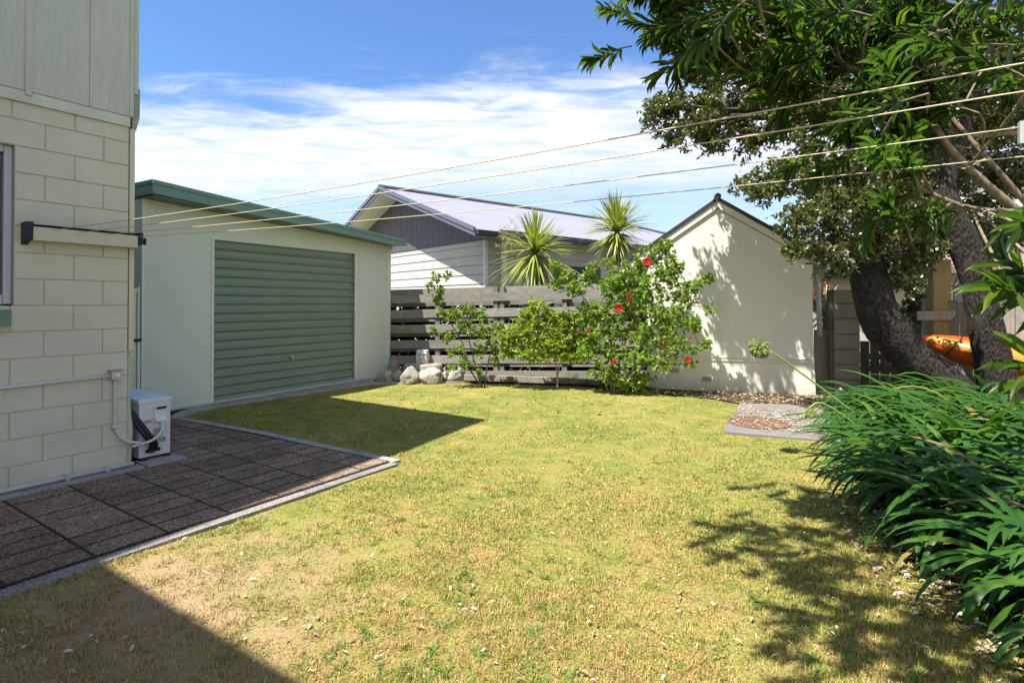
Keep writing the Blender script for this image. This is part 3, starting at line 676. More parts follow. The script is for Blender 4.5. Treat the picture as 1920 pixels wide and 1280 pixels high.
# roller door: ribbed profile
pts = []; z = .10; pitch = (dt-.10)/17
pts += [(0.012, -.05), (.10, -.05)]
for k in range(17):
    b = .10+k*pitch
    pts += [(b+.002, -.034), (b+.014, -.010), (b+.026, -.012), (b+.048, -.064), (b+pitch-.02, -.066), (b+pitch-.004, -.055)]
vs = []; fs = []
for zq, nq in pts: vs += [GA+Dg*(dl+.012)+Ng*nq+Z*zq, GA+Dg*(dr-.03)+Ng*nq+Z*zq]
for i in range(len(pts)-1): fs.append((2*i, 2*i+1, 2*i+3, 2*i+2))
mb = MB(); mb.add(vs, fs); door = mb.build('roller_door', m_door, grg)
mb = MB(); mb.obox(GA, Dg, Ng, Z, (dl+.012, dr-.03), (-.05, -.03), (.012, .085), ch=.003); mb.build('bottom_rail', m_door, door)
hx, hz = gw(547, 670)
mb = MB(); mb.obox(GA, Dg, Ng, Z, (hx-.05, hx+.05), (-.03, .01), (hz-.012, hz+.012), ch=.004); mb.tube([GA+Dg*hx+Ng*.0+Z*hz, GA+Dg*hx+Ng*.05+Z*hz], .018, 10); mb.tube([GA+Dg*(hx-.01)+Ng*.04+Z*(hz-.05), GA+Dg*(hx-.01)+Ng*.04+Z*(hz+.05)], .01, 8)
mb.build('handle', m_chrome, door)
# garage roof
of = .32
ra = gw(290, 337, of); rb = gw(757, 449, of); ra2 = gw(290, 363, of); rb2 = gw(757, 460, of)
rs = (rb[1]-ra[1])/(rb[0]-ra[0])
mb = MB(); a0_, a1_ = ra[0], rb[0]
th = ra[1]-ra2[1]
mb.prism([(a0_+.02, ra[1]-.03), (a1_-.02, rb[1]-.03), (a1_-.02, rb[1]-.06), (a0_+.02, ra[1]-.06)], GA, Dg, Z, Ng, -DD-.3, of-.02); mb.build('roof', m_fascia, grg)
mb = MB(); mb.prism([(a0_, ra[1]-.035), (a1_, rb[1]-.035), (a1_, rb[1]-th*.82), (a0_, ra[1]-th)], GA, Dg, Z, Ng, of-.018, of)
mb.prism([(a0_-.012, ra[1]), (a1_+.01, rb[1]), (a1_+.01, rb[1]-.05), (a0_-.012, ra[1]-.05)], GA, Dg, Z, Ng, of+.001, of+.014)
mb.obox(GA, Dg, Ng, Z, (a0_-.02, a0_-.001), (-DD-.3, of), (ra[1]-th, ra[1]-.035)); mb.obox(GA, Dg, Ng, Z, (a0_-.034, a0_-.021), (-DD-.3, of+.014), (ra[1]-.05, ra[1]))
mb.build('fascia', m_fascia, grg)
mb = MB(); sz0 = zl+slope*(a0_-gl)+.004; sz1 = zl+slope*(a1_-gl)+.004
mb.prism([(a0_+.001, sz0), (a1_-.03, sz1), (a1_-.03, sz1+.012), (a0_+.001, sz0+.012)], GA, Dg, Z, Ng, -DD, of-.02); mb.build('soffit', m_soffit, grg)
mb = MB(); mb.obox(GA, Dg, Ng, Z, (a1_-.02, a1_+.10), (-DD-.3, of+.002), (rb[1]-.135, rb[1]-.04), ch=.01); mb.build('gutter', m_fascia, grg)
mb = MB(); x = gr+.035; mb.tube([GA+Dg*x+Ng*-.02+Z*.12, GA+Dg*x+Ng*-.02+Z*(ztop(gr)-.1), GA+Dg*(x+.03)+Ng*.02+Z*(ztop(gr)-.02)], .03, 12); dp = mb.build('downpipe', m_white, grg, smooth=True)
mb = MB(); mb.tube([GA+Dg*x+Ng*-.02+Z*.0, GA+Dg*x+Ng*-.02+Z*.13], .036, 12); mb.build('pipe_boot', m_greypvc, dp, smooth=True)
# gate between house and garage
ge = gl
mb = MB(); zg = gw(268, 540, .0)[1]
gt = thing('side_gate', GA+Dg*(ge-.3), 'pale sage side gate with a dark latch in the gap beside the house corner', 'gate')
mb.obox(GA, Dg, Ng, Z, (ge-1.05, ge-.05), (-.06, -.02), (.05, zg), ch=.003); mb.build('panel', m_gwall, gt)
mb = MB(); mb.obox(GA, Dg, Ng, Z, (ge-.045, ge-.006), (-.07, -.005), (.05, zg+.02), ch=.003); mb.obox(GA, Dg, Ng, Z, (ge-1.05, ge-.05), (-.019, -.004), (zg-.05, zg-.01)); mb.obox(GA, Dg, Ng, Z, (ge-.14, ge-.12), (-.019, -.01), (.05, zg-.051)); mb.build('frame', m_gtrim, gt)
mb = MB(); zq = gw(262, 637)[1]; mb.obox(GA, Dg, Ng, Z, (ge-.09, ge+.0), (-.004, .02), (zq-.02, zq+.015), ch=.003); mb.tube([GA+Dg*(ge-.02)+Ng*.02+Z*(zq), GA+Dg*(ge-.02)+Ng*.02+Z*(zg+.03)], .004, 6); mb.build('latch', m_dark, gt)

# ================================================================ TIMBER FENCE
FA = G(729, 703); FB = G(1212, 717); FA = FA; Df = (FB-FA).normalized(); Nf = Vector((Df.y, -Df.x, 0))
FA = FA - Nf*.0; FLen = (FB-FA).length + .5
def fw(px, py, n=0):
    p = onpl(px, py, FA+Nf*n, Nf); d = p-FA; return d.dot(Df), p.z
fen = thing('timber_fence', FA+Df*FLen/2, 'weathered grey fence of wide horizontal boards with gaps, behind the shrubs', 'fence')
zta = fw(735, 543)[1]; ztb = fw(1150, 530)[1]; ka = fw(735, 543)[0]; kb = fw(1150, 530)[0]
fs_ = (ztb-zta)/(kb-ka); ftop = lambda a: zta+fs_*(a-ka)
mbf, mbb = MB(), MB(); hb = .160; rj = random.Random(5)
segsx = [(-.1, 1.9), (1.905, 3.9), (3.905, 5.6)]
pz = (ftop(2.2)-.10-.172-.12)/5
def board(mb, x0, x1, top, h, n0, n1, drop=0):
    e0, e1 = rj.uniform(-.006,.006), rj.uniform(-.006,.006)
    vs = []
    for a, e in ((x0, e0), (x1, e1)):
        for nn in (n0, n1):
            for zz_ in (top+fs_*(a-2.2)+e, top+fs_*(a-2.2)+e-h): vs.append(FA+Df*a+Nf*nn+Z*zz_)
    mb.add(vs, [(0,1,3,2),(4,6,7,5),(0,4,5,1),(2,3,7,6),(0,2,6,4),(1,5,7,3)])
T0 = ftop(2.2)
for x0, x1 in segsx:
    for k in range(6):
        top = T0-.115-k*.297
        board(mbf, x0, x1, top, hb, .0, .025)
        if k < 5: board(mbb, x0, x1, top-hb+.06, .135, -.135, -.11)
    board(mbb, x0, x1, T0, .19, -.135, -.11)
mbf.build('front_boards', m_fence, fen); mbb.build('back_boards', m_fence, fen)
pxs = [820, 935, 1058, 1190]
for px in pxs:
    a = fw(px, 600)[0]
    for o_ in (-.06, .06) if px == 935 else (0,):
        mb = MB(); mb.obox(FA, Df, Nf, Z, (a+o_-.045, a+o_+.045), (-.109, -.003), (0, T0+fs_*(a-2.2)-.004)); mb.build('post', m_fpost, fen)
mb = MB(); q0 = G(865, 714); q1 = G(1215, 727); dd = (q1-q0).normalized(); nn = Vector((dd.y, -dd.x, 0))
mb.obox(q0, dd, nn, Z, (0, 2.0), (-.04, .0), (0, .12), ch=.004); mb.obox(q0, dd, nn, Z, (2.01, (q1-q0).length), (-.04, .0), (0, .11), ch=.004)
sl = mb.build('timber_edging', m_sleeper); tag(sl, 'low weathered timber board edging the bed at the foot of the fence', 'garden edging')
mb = MB(); b4 = [FA-Df*.2-Nf*.3, FB+Df*.4-Nf*.3, G(1230, 729), G(880, 716.5), G(700, 716)]
mb.add([Vector((p.x, p.y, .02)) for p in b4], [tuple(range(5))]); o = mb.build('garden_bed', m_soil); tag(o, kind='structure')

hb_ = MB(); hx0 = P(700, 600, 11.4); bat = []  # dark foliage added behind the fence so its gaps read as shade
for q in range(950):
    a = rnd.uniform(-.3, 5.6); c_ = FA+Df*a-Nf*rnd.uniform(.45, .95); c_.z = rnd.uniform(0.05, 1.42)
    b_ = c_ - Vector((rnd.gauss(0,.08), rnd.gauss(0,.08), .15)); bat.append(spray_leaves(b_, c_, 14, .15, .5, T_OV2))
added_hedge = thing('added_hedge', FA+Df*2.6-Nf*.7, 'near black foliage added behind the fence so that its gaps look shaded', 'added_hedge'); leaf_mesh('foliage', bat, m_shade_hedge, added_hedge)
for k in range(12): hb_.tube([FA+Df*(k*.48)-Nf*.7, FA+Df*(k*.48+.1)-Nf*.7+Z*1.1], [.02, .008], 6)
hb_.build('stems', m_dtwig, added_hedge)
# ================================================================ NEIGHBOUR HOUSE
NC = Vector(P(910, 520, 13.0)); NC.z = 0; U = Vector((1246, F, 0)).normalized(); Gd = Vector((-U.y, U.x, 0))
nh = thing('neighbour_house', NC, 'grey weatherboard house with dark gable and lilac grey metal roof beyond the fence', 'house')
aw = 4.02; ez = 3.12; az_ = 4.56
def lap(mb, o, A, Nn, a0, a1, z0, z1, h, lip=.022):
    z = z0; rows = []
    while z < z1-1e-4:
        zt_ = min(z+h, z1)
        vs = [o+A*a+Nn*q+Z*zz_ for a in (a0, a1) for (q, zz_) in ((lip, z+.006), (.004, zt_), (0, zt_), (0, z+.006))]
        mb.add(vs, [(0,1,5,4),(3,0,4,7),(1,2,6,5),(2,3,7,6),(0,3,2,1),(4,5,6,7)]); z += h
zsplit = 2.93
mb = MB(); lap(mb, NC, Gd, -U, 0.012, 2*aw, .3, zsplit, .226); lap(mb, NC, U, -Gd, 0.012, 14, .3, ez, .226); mb.build('weatherboards', m_nwall, nh)
mb = MB(); mb.prism([(0, .0), (2*aw, .0), (2*aw, ez), (aw, az_), (0, ez)], NC, Gd, Z, U, .003, 13.9); mb.build('inner_wall', m_dark, nh)
mb = MB(); pz_ = 0
k = 0; x = -.5
while x < 2*aw+.4:
    x1 = x+.145
    f = lambda q: ez+(az_-ez)*(1-abs(q-aw)/aw)
    poly_ = [(x+.003, zsplit), (x1-.003, zsplit), (x1-.003, f(x1)), (x+.003, f(x))]
    if min(f(x), f(x1)) > zsplit+.02: mb.prism(poly_, NC, Gd, Z, -U, .012, .03+.003*(k % 2))
    x = x1; k += 1
mb.obox(NC, Gd, -U, Z, (-.5, 2*aw), (0, .028), (zsplit-.02, zsplit-.002)); mb.build('gable_cladding', m_nclad, nh)
mb = MB(); mb.obox(NC, Gd, -U, Z, (-.02, .035), (.0, .03), (.3, zsplit-.022)); mb.obox(NC, U, -Gd, Z, (-.015, .05), (.0, .028), (.3, zsplit-.022)); mb.build('corner_trim', m_white, nh)
# roof: ridge along U
vo = .68; eo = .55; sl_ = (az_-ez)/aw; RL = 8.9; rt = .16
A0 = NC - U*vo
def RP(a, u, dz=0): return NC + Gd*a + U*u + Z*(ez+.13+(az_-ez)*(1-abs(a-aw)/aw)+dz)
endL = RL+aw
def mk_roof():
    m, nt, b, out = nmat('lilac_grey_roofing')
    pos = N(nt, 'ShaderNodeNewGeometry').outputs['Position']
    d = N(nt, 'ShaderNodeVectorMath', operation='DOT_PRODUCT'); L(nt, pos, d.inputs[0]); d.inputs[1].default_value = tuple(U)
    s = N(nt, 'ShaderNodeMath', operation='SINE'); L(nt, math_(nt, 'MULTIPLY', d.outputs['Value'], 2*math.pi/.076), s.inputs[0])
    bump(nt, b, s.outputs[0], .6, .016)
    v = N(nt, 'ShaderNodeTexVoronoi'); v.inputs['Scale'].default_value = 1.9; v.inputs['Randomness'].default_value = .25; L(nt, pos, v.inputs['Vector'])
    c = mix(nt, ramp(nt, noise(nt, 1.2, 4), [(.3, 0), (.7, 1)]), (.25,.25,.29), (.285,.285,.33))
    c = mix(nt, ramp(nt, v.outputs['Distance'], [(.035, 1), (.05, 0)]), c, (.06,.06,.08))
    L(nt, c, b.inputs['Base Color']); b.inputs['Roughness'].default_value = .5; return m
m_nroof = mk_roof()
mb = MB()
def slab(pts, th):
    vs = list(pts)+[p-Z*th for p in pts]; n = len(pts)
    mb.add(vs, [tuple(range(n)), tuple(range(2*n-1, n-1, -1))]+[(i, (i+1) % n, (i+1) % n+n, i+n) for i in range(n)])
slab([RP(-eo, -vo), RP(-eo, endL+eo), RP(aw, RL), RP(aw, -vo)], .03)
slab([RP(2*aw+eo, -vo), RP(aw, -vo), RP(aw, RL), RP(2*aw+eo, endL+eo)], .03)
slab([RP(-eo, endL+eo, .001), RP(2*aw+eo, endL+eo, .001), RP(aw, RL, .001)], .03)
mb.build('roof', m_nroof, nh)
mb = MB()
for sgn in (1, -1):
    e = -eo if sgn == 1 else 2*aw+eo
    for (o0, o1, t0, t1) in ((-.03, 0, .035, -.15), (-.055, -.031, .05, -.05)):
        pts = [RP(e, -vo+o0, t0), RP(aw, -vo+o0, t0), RP(aw, -vo+o0, t1), RP(e, -vo+o0, t1)]; q = [p+U*(o1-o0) for p in pts]
        mb.add(pts+q, [(0,1,2,3),(7,6,5,4),(0,4,5,1),(1,5,6,2),(2,6,7,3),(3,7,4,0)])
mb.build('barge_fascia', m_nfascia, nh)
mb = MB(); mb.tube([RP(aw, -vo-.05, .045), RP(aw, RL, .045)], .05, 8); mb.tube([RP(aw, RL, .045), RP(-eo, endL+eo, .045)], .05, 8); mb.build('ridge_cap', m_nfascia, nh)
mb = MB(); g0 = RP(-eo, -vo, 0); zf = g0.z
mb.obox(NC, U, -Gd, Z, (-vo-.02, endL+eo), (eo+.005, eo+.12), (zf-.13, zf-.02), ch=.01); mb.build('gutter', M('dark_gutter', (.03,.028,.032), .35, .05, 2, bst=0), nh)
mb = MB(); mb.obox(NC, U, -Gd, Z, (-.0, endL), (.03, eo), (ez-.03, ez-.015)); 
pts = [RP(-eo, -vo, -.16), RP(aw, -vo, -.16), RP(aw, 0, -.16), RP(-eo, 0, -.16)]; mb.add(pts+[p+Z*.01 for p in pts], [(0,1,2,3),(7,6,5,4),(0,4,5,1),(1,5,6,2),(2,6,7,3),(3,7,4,0)])
pts = [RP(2*aw+eo, -vo, -.16), RP(aw, -vo, -.16), RP(aw, 0, -.16), RP(2*aw+eo, 0, -.16)]; mb.add(pts+[p+Z*.01 for p in pts], [(0,1,2,3),(7,6,5,4),(0,4,5,1),(1,5,6,2),(2,6,7,3),(3,7,4,0)])
mb.build('soffit', m_nsoff, nh)
mb = MB(); pu = onpl(944, 500, NC-Gd*.08, Gd); mb.obox(Vector((pu.x, pu.y, 0)), U, -Gd, Z, (-.06, .06), (-.03, .05), (0, ez-.02)); mb.build('downpipe', m_white, nh)
def nu(px): p = onpl(px, 515, NC-Gd*.03, Gd); return (p-NC).dot(U)
u0, u1 = nu(1040), nu(1125); wz1 = onpl(1080, 500, NC-Gd*.03, Gd).z; 
wz0 = wz1-.75
nwf = MB().obox(NC, U, -Gd, Z, (u0, u1), (.012, .05), (wz0, wz1)).build('window', m_dark, nh)
mb = MB()
for k in range(2):
    a = u0+.05+k*(u1-u0)/2; mb.obox(NC, U, -Gd, Z, (a, a+(u1-u0)/2-.09), (.051, .056), (wz0+.06, wz1-.06))
mb.build('pane', m_glass, nwf)

# ================================================================ SHED
SA = G(1213, 727.6); SB = G(1530, 741); Ds = (SB-SA).normalized(); Nsd = Vector((Ds.y, -Ds.x, 0)); SL = (SB-SA).length
def sw(px, py, n=0):
    p = onpl(px, py, SA+Nsd*n, Nsd); d = p-SA; return d.dot(Ds), p.z
shed = thing('shed', SA+Ds*SL/2, 'cream gabled shed with dappled leaf shade at the back of the lawn', 'shed')
apx, apz = sw(1346, 372, .05); el = sw(1149, 509, .05); er = sw(1577, 500, .05)
apx = (apx+ (el[0]+er[0])/2)/2 if False else apx
sL = (apz-el[1])/(apx-el[0]); sR = (apz-er[1])/(er[0]-apx)
rf = lambda a, dz=0: apz - (sL*(apx-a) if a < apx else sR*(a-apx)) + dz
RW = sw(1524, 560)[0]
mb = MB(); mb.prism([(0, .0), (SL, .0), (RW, 1.0), (RW, rf(RW, -.16)), (apx, apz-.16), (0, rf(0, -.16))], SA, Ds, Z, Nsd, -3.2, 0); mb.build('wall', m_shed, shed)
mb = MB()
for sa, sb in ((el[0], apx), (apx, er[0])):
    q = [(sa, rf(sa, -.035)), (sb, rf(sb, -.035)), (sb, rf(sb, -.15)), (sa, rf(sa, -.15))]; mb.prism(q, SA, Ds, Z, Nsd, .004, .03)
bg_ = mb.build('bargeboard', m_shed, shed)
mb = MB()
for sa, sb in ((el[0]-.05, apx), (apx, er[0]+.05)):
    q = [(sa, rf(sa, .03)), (sb, rf(sb, .03)), (sb, rf(sb, -.033)), (sa, rf(sa, -.033))]; mb.prism(q, SA, Ds, Z, Nsd, -3.4, .05)
mb.build('roof', m_charcoal, shed)
mb = MB(); mb.tube([SA+Ds*apx+Nsd*.055+Z*(apz+.035), SA+Ds*apx-Nsd*3.4+Z*(apz+.035)], .055, 8); mb.build('ridge_cap', m_charcoal, shed)
mb = MB()
for sa, sb in ((el[0], -.004), (RW+.004, er[0])):
    q = [(sa, rf(sa, -.142)), (sb, rf(sb, -.142)), (sb, rf(sb, -.148)), (sa, rf(sa, -.148))]; mb.prism(q, SA, Ds, Z, Nsd, -3.2, .003)
mb.build('soffit', m_shed, shed)
mb = MB(); zt_ = sw(1400, 669)[1]; zt2 = sw(1400, 675)[1]; x0 = sw(1300, 670)[0]
for zq in (zt_, zt2): mb.obox(SA, Ds, Nsd, Z, (.05, SL-.06), (.001, .016), (zq-.022 if zq == zt2 else zq-.022, zq), ch=.002)
xv = sw(1348, 500)[0]; mb.obox(SA, Ds, Nsd, Z, (xv, xv+.008), (.001, .003), (.05, zt2)); mb.obox(SA, Ds, Nsd, Z, (xv, xv+.006), (.001, .003), (zt_+.002, apz-.17))
mb.build('cover_strip', m_shed, shed)
mb = MB()
for px, py in ((1325, 714), (1265, 698)):
    a, zq = sw(px, py); mb = MB()
    for k in range(4): mb.obox(SA, Ds, Nsd, Z, (a-.07, a+.07), (.001, .012), (zq+k*.02, zq+k*.02+.008))
    mb.build('vent', m_board, shed)
mb = MB(); xq = RW+.09; mb.tube([SA+Ds*(xq+.03)+Nsd*-.1+Z*.9, SA+Ds*xq+Nsd*-.1+Z*(rf(xq)-.2)], .04, 12); mb.build('downpipe', m_greypvc, shed, smooth=True)

# ---- board panel, posts and block pier right of the shed
pb = G(1528, 736); pe = G(1563, 737); d_ = (pe-pb).normalized(); n_ = Vector((d_.y, -d_.x, 0)); zz_ = P(1545, 618, pb.y).z
ob = MB().obox(pb, d_, n_, Z, (.0, (pe-pb).length), (-.04, 0), (0, zz_)).build('board_panel', m_board); tag(ob, 'low mossy brown board panel filling the gap between the shed and the block pier', 'panel')
mb = MB(); pc = G(1560, 738); mb.obox(pc, d_, n_, Z, (-.04, .03), (-.03, .05), (0, P(1560, 548, pc.y).z))
ob = mb.build('timber_post', m_fpost); tag(ob, 'weathered grey timber post against the left side of the block pier', 'post')
pA = G(1564, 740); pB = G(1614, 742); dp_ = (pB-pA).normalized(); np_ = Vector((dp_.y, -dp_.x, 0)); W_ = (pB-pA).length
mb = MB(); hz_ = P(1590, 542, pA.y).z; k = 0; z = 0; bh = 28.5/F*pA.y
while z < hz_-.05:
    mb.obox(pA, dp_, np_, Z, (.0, W_), (-.40, .0), (z+.004, min(z+bh, hz_)-.004), ch=.008); z += bh
mb.obox(pA, dp_, np_, Z, (.006, W_-.006), (-.39, -.02), (0, hz_-.01))
ob = mb.build('block_pier', m_cblock); tag(ob, 'stacked grey concrete block pier between the shed and the leaning tree', 'pier')
rf_ = MB(); 
q = [P(1618, 560, 8.6), P(1700, 560, 8.4)]
# paling fence behind the trees
def fence_run(name, px0, px1, Y0, Y1, pytop0, pytop1, w_, mat, label):
    a = P(px0, 600, Y0); b = P(px1, 600, Y1); a.z = b.z = 0; d = (b-a).normalized(); n = Vector((d.y, -d.x, 0)); Ln = (b-a).length
    za = P(px0, pytop0, Y0).z; zb_ = P(px1, pytop1, Y1).z
    t = thing(name, a.lerp(b, .5), label, 'fence'); mb = MB(); x = 0; i = 0
    while x < Ln:
        zt__ = za+(zb_-za)*x/Ln + rj.uniform(-.012, .012)
        mb.obox(a, d, n, Z, (x+.003, x+w_-.003), (0, .018), (0.02, zt__), ch=.002); x += w_; i += 1
    mb.build('palings', mat, t)
    mb = MB()
    for zq in (.3, .85 if min(za, zb_) > 1 else .5): mb.obox(a, d, n, Z, (0, Ln), (-.06, -.001), (zq, zq+.09))
    mb.build('rail', mat, t); return a, d, n, t
fence_run('paling_fence', 1612, 1735, 9.3, 8.7, 640, 600, .14, m_paling, 'dark shaded paling fence behind the leaning trunk, right of the block pier')
m_grey2 = wood('silver_paling', (.22,.20,.17), (.40,.37,.32), 'z')
fence_run('paling_fence', 1728, 2150, 8.3, 6.6, 560, 590, .15, m_grey2, 'silvery timber paling fence behind the orange kayak')
ya = P(1745, 600, 8.1); ya.z = 0
mb = MB(); mb.box(ya.x, ya.x+.26, ya.y-.06, ya.y+.05, 0, P(1760, 487, 8.1).z); ob = mb.build('pine_post', m_yellow); tag(ob, 'yellowish square timber post behind the tree trunks, above the kayak', 'post')
mb = MB(); mb.box(ya.x-.25, ya.x+1.0, ya.y-.09, ya.y-.062, P(1760, 583, 8.1).z-.13, P(1760, 583, 8.1).z+.0)
ob = mb.build('timber_rail', m_grey2); tag(ob, 'pale weathered horizontal rail crossing the yellowish post above the kayak', 'rail')
# pale neighbouring wall far right
bw = thing('pale_house', P(1900, 568, 13.5)-Z*1.43, 'pale cream building with a pinkish roof glimpsed behind the tree trunks at right', 'building')
m_pwall = M('pale_wall', (.42,.38,.33), .8, .05, 2); m_proof = M('pink_roof', (.22,.15,.125), .8, .1, 3)
mb = MB(); x0 = P(1660, 500, 13).x; mb.box(x0, x0+9, 13, 18, 0, 2.35); mb.build('wall', m_pwall, bw)
mb = MB(); mb.prism([(12.4, 2.25), (15.5, 3.25), (18.5, 2.25), (18.5, 2.1), (12.4, 2.1)], Vector((0,0,0)), Vector((0,1,0)), Z, Vector((1,0,0)), x0-.4, x0+9.4); mb.build('roof', m_proof, bw)
mb = MB(); mb.box(x0+1.5, x0+2.4, 12.96, 12.99, .9, 1.9); wv = mb.build('window', m_white, bw)
MB().box(x0+1.55, x0+2.35, 12.93, 12.955, .95, 1.85).build('pane', m_glass, wv)
bw2 = thing('white_house', P(1880, 568, 17)-Z*1.43, 'tall white rendered wall glimpsed through the foliage at upper right', 'building')
mb = MB(); x1_ = P(1800, 400, 19).x; mb.box(x1_, x1_+9, 19, 25, 0, P(1860, 300, 19).z); mb.build('wall', M('white_render', (.72,.72,.70), .8, .03, 2), bw2)
mb = MB(); zq = P(1860, 300, 19).z; mb.box(x1_-.4, x1_+9.4, 18.6, 25.4, zq, zq+.18); mb.build('roof', m_nfascia, bw2)

# ================================================================ SLAB, MANHOLE
sp_ = [G(1356, 811), G(1388, 757), G(1600, 762), G(1640, 835)]
mb = MB(); mb.add([Vector((p.x, p.y, .012)) for p in sp_]+[Vector((p.x, p.y, -.03)) for p in sp_], [(0,1,2,3),(0,4,5,1),(1,5,6,2),(2,6,7,3),(3,7,4,0)]); ob = mb.build('concrete_slab', m_slab); tag(ob, kind='structure')
mb = MB(); so_ = [G(1215, 729), G(1532, 742), G(1640, 745), G(1720, 770), G(1640, 800), G(1600, 762), G(1388, 757), G(1340, 748), G(1230, 737)]
mb.add([Vector((p.x, p.y, .004)) for p in so_], [tuple(range(9))]); ob = mb.build('garden_soil', m_soil); tag(ob, kind='structure')
mc = G(1422, 795); mh = thing('manhole_cover', Vector((mc.x, mc.y, .012)), 'round rusty iron manhole cover set in the grey concrete slab', 'manhole cover')
def ring(mb, c, r0, r1, z0, z1, n=40):
    vs = []
    for k in range(n):
        a = 2*math.pi*k/n; d = Vector((math.cos(a), math.sin(a), 0)); vs += [c+d*r0+Z*z0, c+d*r0+Z*z1, c+d*r1+Z*z1, c+d*r1+Z*z0]
    mb.add(vs, [(4*k+j, 4*k+(j+1) % 4, 4*((k+1) % n)+(j+1) % 4, 4*((k+1) % n)+j) for k in range(n) for j in range(4)])
mr = .33
mc = Vector((mc.x, mc.y, 0))
mb = MB(); mb.tube([mc+Z*.013, mc+Z*.021], mr-.025, 40); ring(mb, mc, .1, .115, .021, .026); ring(mb, mc, .22, .235, .021, .026); mb.build('lid', m_rust, mh)
mb = MB(); ring(mb, mc, mr-.015, mr+.01, .013, .026); mb.build('rim', m_rust, mh)

# ================================================================ ROCKS
def rock(c, sx, sy, sz, seed, mat=m_rock, name='rock', sub=4):
    import bmesh
    bm = bmesh.new(); bmesh.ops.create_icosphere(bm, subdivisions=sub, radius=1); sv = Vector((seed*3.1, seed*1.7, seed)); r5 = random.Random(int(seed*10)); planes = [Vector((r5.gauss(0,1), r5.gauss(0,1), r5.gauss(0,.8))).normalized() for _ in range(9)]
    for v in bm.verts:
        p = v.co.copy(); f = 1 + .45*mnoise.noise(p*1.2+sv) + .25*abs(mnoise.noise(p*2.3+sv)) + .10*mnoise.noise(p*5+sv) + .05*mnoise.noise(p*11+sv)
        p = p*f
        for pl_ in planes:
            e_ = p.dot(pl_)-.80
            if e_ > 0: p = p - pl_*e_*.85
        v.co = Vector((p.x*sx, p.y*sy, max(p.z, -.55)*sz+.5*sz))
    me = bpy.data.meshes.new(name); bm.to_mesh(me); bm.free(); me.polygons.foreach_set('use_smooth', [True]*len(me.polygons)); me.materials.append(mat)
    o = bpy.data.objects.new(name, me); C.objects.link(o); o.location = c; WL[o.name] = Vector(c); return o
rk = [(718, 718, 32, 24, 'small grey rock at the foot of the garage wall'), (735, 708, 30, 36, 'angular shaded grey rock leaning behind the small one by the garage wall'),
      (742, 716, 26, 22, 'thin shaded rock wedged beside the left pale boulder'), (766, 720, 40, 30, 'rounded pale boulder, left of the two big ones in front of the stone stump'),
      (807, 719, 54, 32, 'largest pale boulder, just right of centre in the rockery'), (833, 715, 20, 20, 'small pale stone between the largest boulder and the pointed rock'),
      (856, 715, 34, 28, 'pointed tan rock at the right end of the rockery'), (757, 700, 24, 14, 'flat shaded stone tucked under the left side of the stump')]
for i, (px, py, wpx, hpx, lab) in enumerate(rk):
    c = G(px, py); c.y += .12; k = c.y/F
    o = rock(Vector((c.x, c.y, 0)), wpx*k*.48, wpx*k*.40, hpx*k*.62, i+1.3); o.rotation_euler = (0, 0, rj.uniform(0, .5)); tag(o, lab, 'rock', 'rocks of the rockery')
c = G(785, 712); c.y += .42; k = c.y/F
zs0 = P(785, 700, c.y).z
def cyl_noise(c, r, z0, z1, seed, mat, name):
    import bmesh
    bm = bmesh.new(); n = 36; prev = None; rings = []
    prof_ = [(0, z0), (.98, z0), (1.0, z0+(z1-z0)*.3), (.98, z1-.035), (.90, z1), (0.45, z1+.004), (0, z1)]
    mb = MB(); vs = []
    for (rr__, zz__) in prof_[1:-1]:
        for k in range(n):
            a = 2*math.pi*k/n; q = Vector((math.cos(a), math.sin(a), zz__*3)); f = 1+.1*mnoise.noise(q*1.5+Vector((seed,0,0)))+.03*mnoise.noise(q*6)
            vs.append(c+Vector((math.cos(a)*r*rr__*f*1.1, math.sin(a)*r*rr__*f*.9, zz__)))
    vs.append(c+Z*z1); m = len(prof_)-2
    fs = [(i*n+k, i*n+(k+1) % n, (i+1)*n+(k+1) % n, (i+1)*n+k) for i in range(m-1) for k in range(n)] + [((m-1)*n+k, (m-1)*n+(k+1) % n, m*n) for k in range(n)]
    mb.add(vs, fs); bm.free(); return mb.build(name, mat, smooth=True)
st_ = cyl_noise(Vector((c.x, c.y, 0)), 33*k, 0, P(785, 681, c.y).z, 4, m_rock, 'stone_plinth'); tag(st_, 'round rough stone stump carrying the carved head, behind the boulders', 'plinth')
# carved head
import bmesh
tz = P(787, 681, c.y).z; hh = 28*k; tw = 10.5*k
bm = bmesh.new(); bmesh.ops.create_cube(bm, size=2); bmesh.ops.subdivide_edges(bm, edges=bm.edges[:], cuts=22, use_grid_fill=True)
def gs(x, z, cx, cz, sx_, sz_): return math.exp(-((x-cx)/sx_)**2-((z-cz)/sz_)**2)
for v in bm.verts:
    x, y, z = v.co; l = max(abs(x), abs(y)); rr2 = math.hypot(x, y)
    if rr2 > 1e-5: kx = (.62+.38*l/rr2)*1.08; x *= kx; y *= kx
    taper = 1-.10*abs(z)**3
    x *= taper; y *= taper
    if v.co.y < -.3:
        y -= .38*gs(x, z, 0, .05, .16, .5) + .28*gs(x, z, 0, .52, .75, .13) + .22*gs(x, z, 0, -.55, .38, .16)
        y += .42*gs(x, z, .42, .22, .2, .16) + .42*gs(x, z, -.42, .22, .2, .16) + .3*gs(x, z, 0, -.38, .38, .07)
    x += (.16*gs(v.co.y, z, 0, .1, .4, .3))*(1 if x > 0 else -1)*(1 if abs(v.co.x) > .8 else 0)
    nn_ = .05*mnoise.noise(Vector((x, y, z))*3)
    v.co = Vector((x*(1+nn_)*tw, y*(1+nn_)*tw*.9, (z+1)*.5*hh*(1-.05*rr2*(1 if z > .5 else 0))))
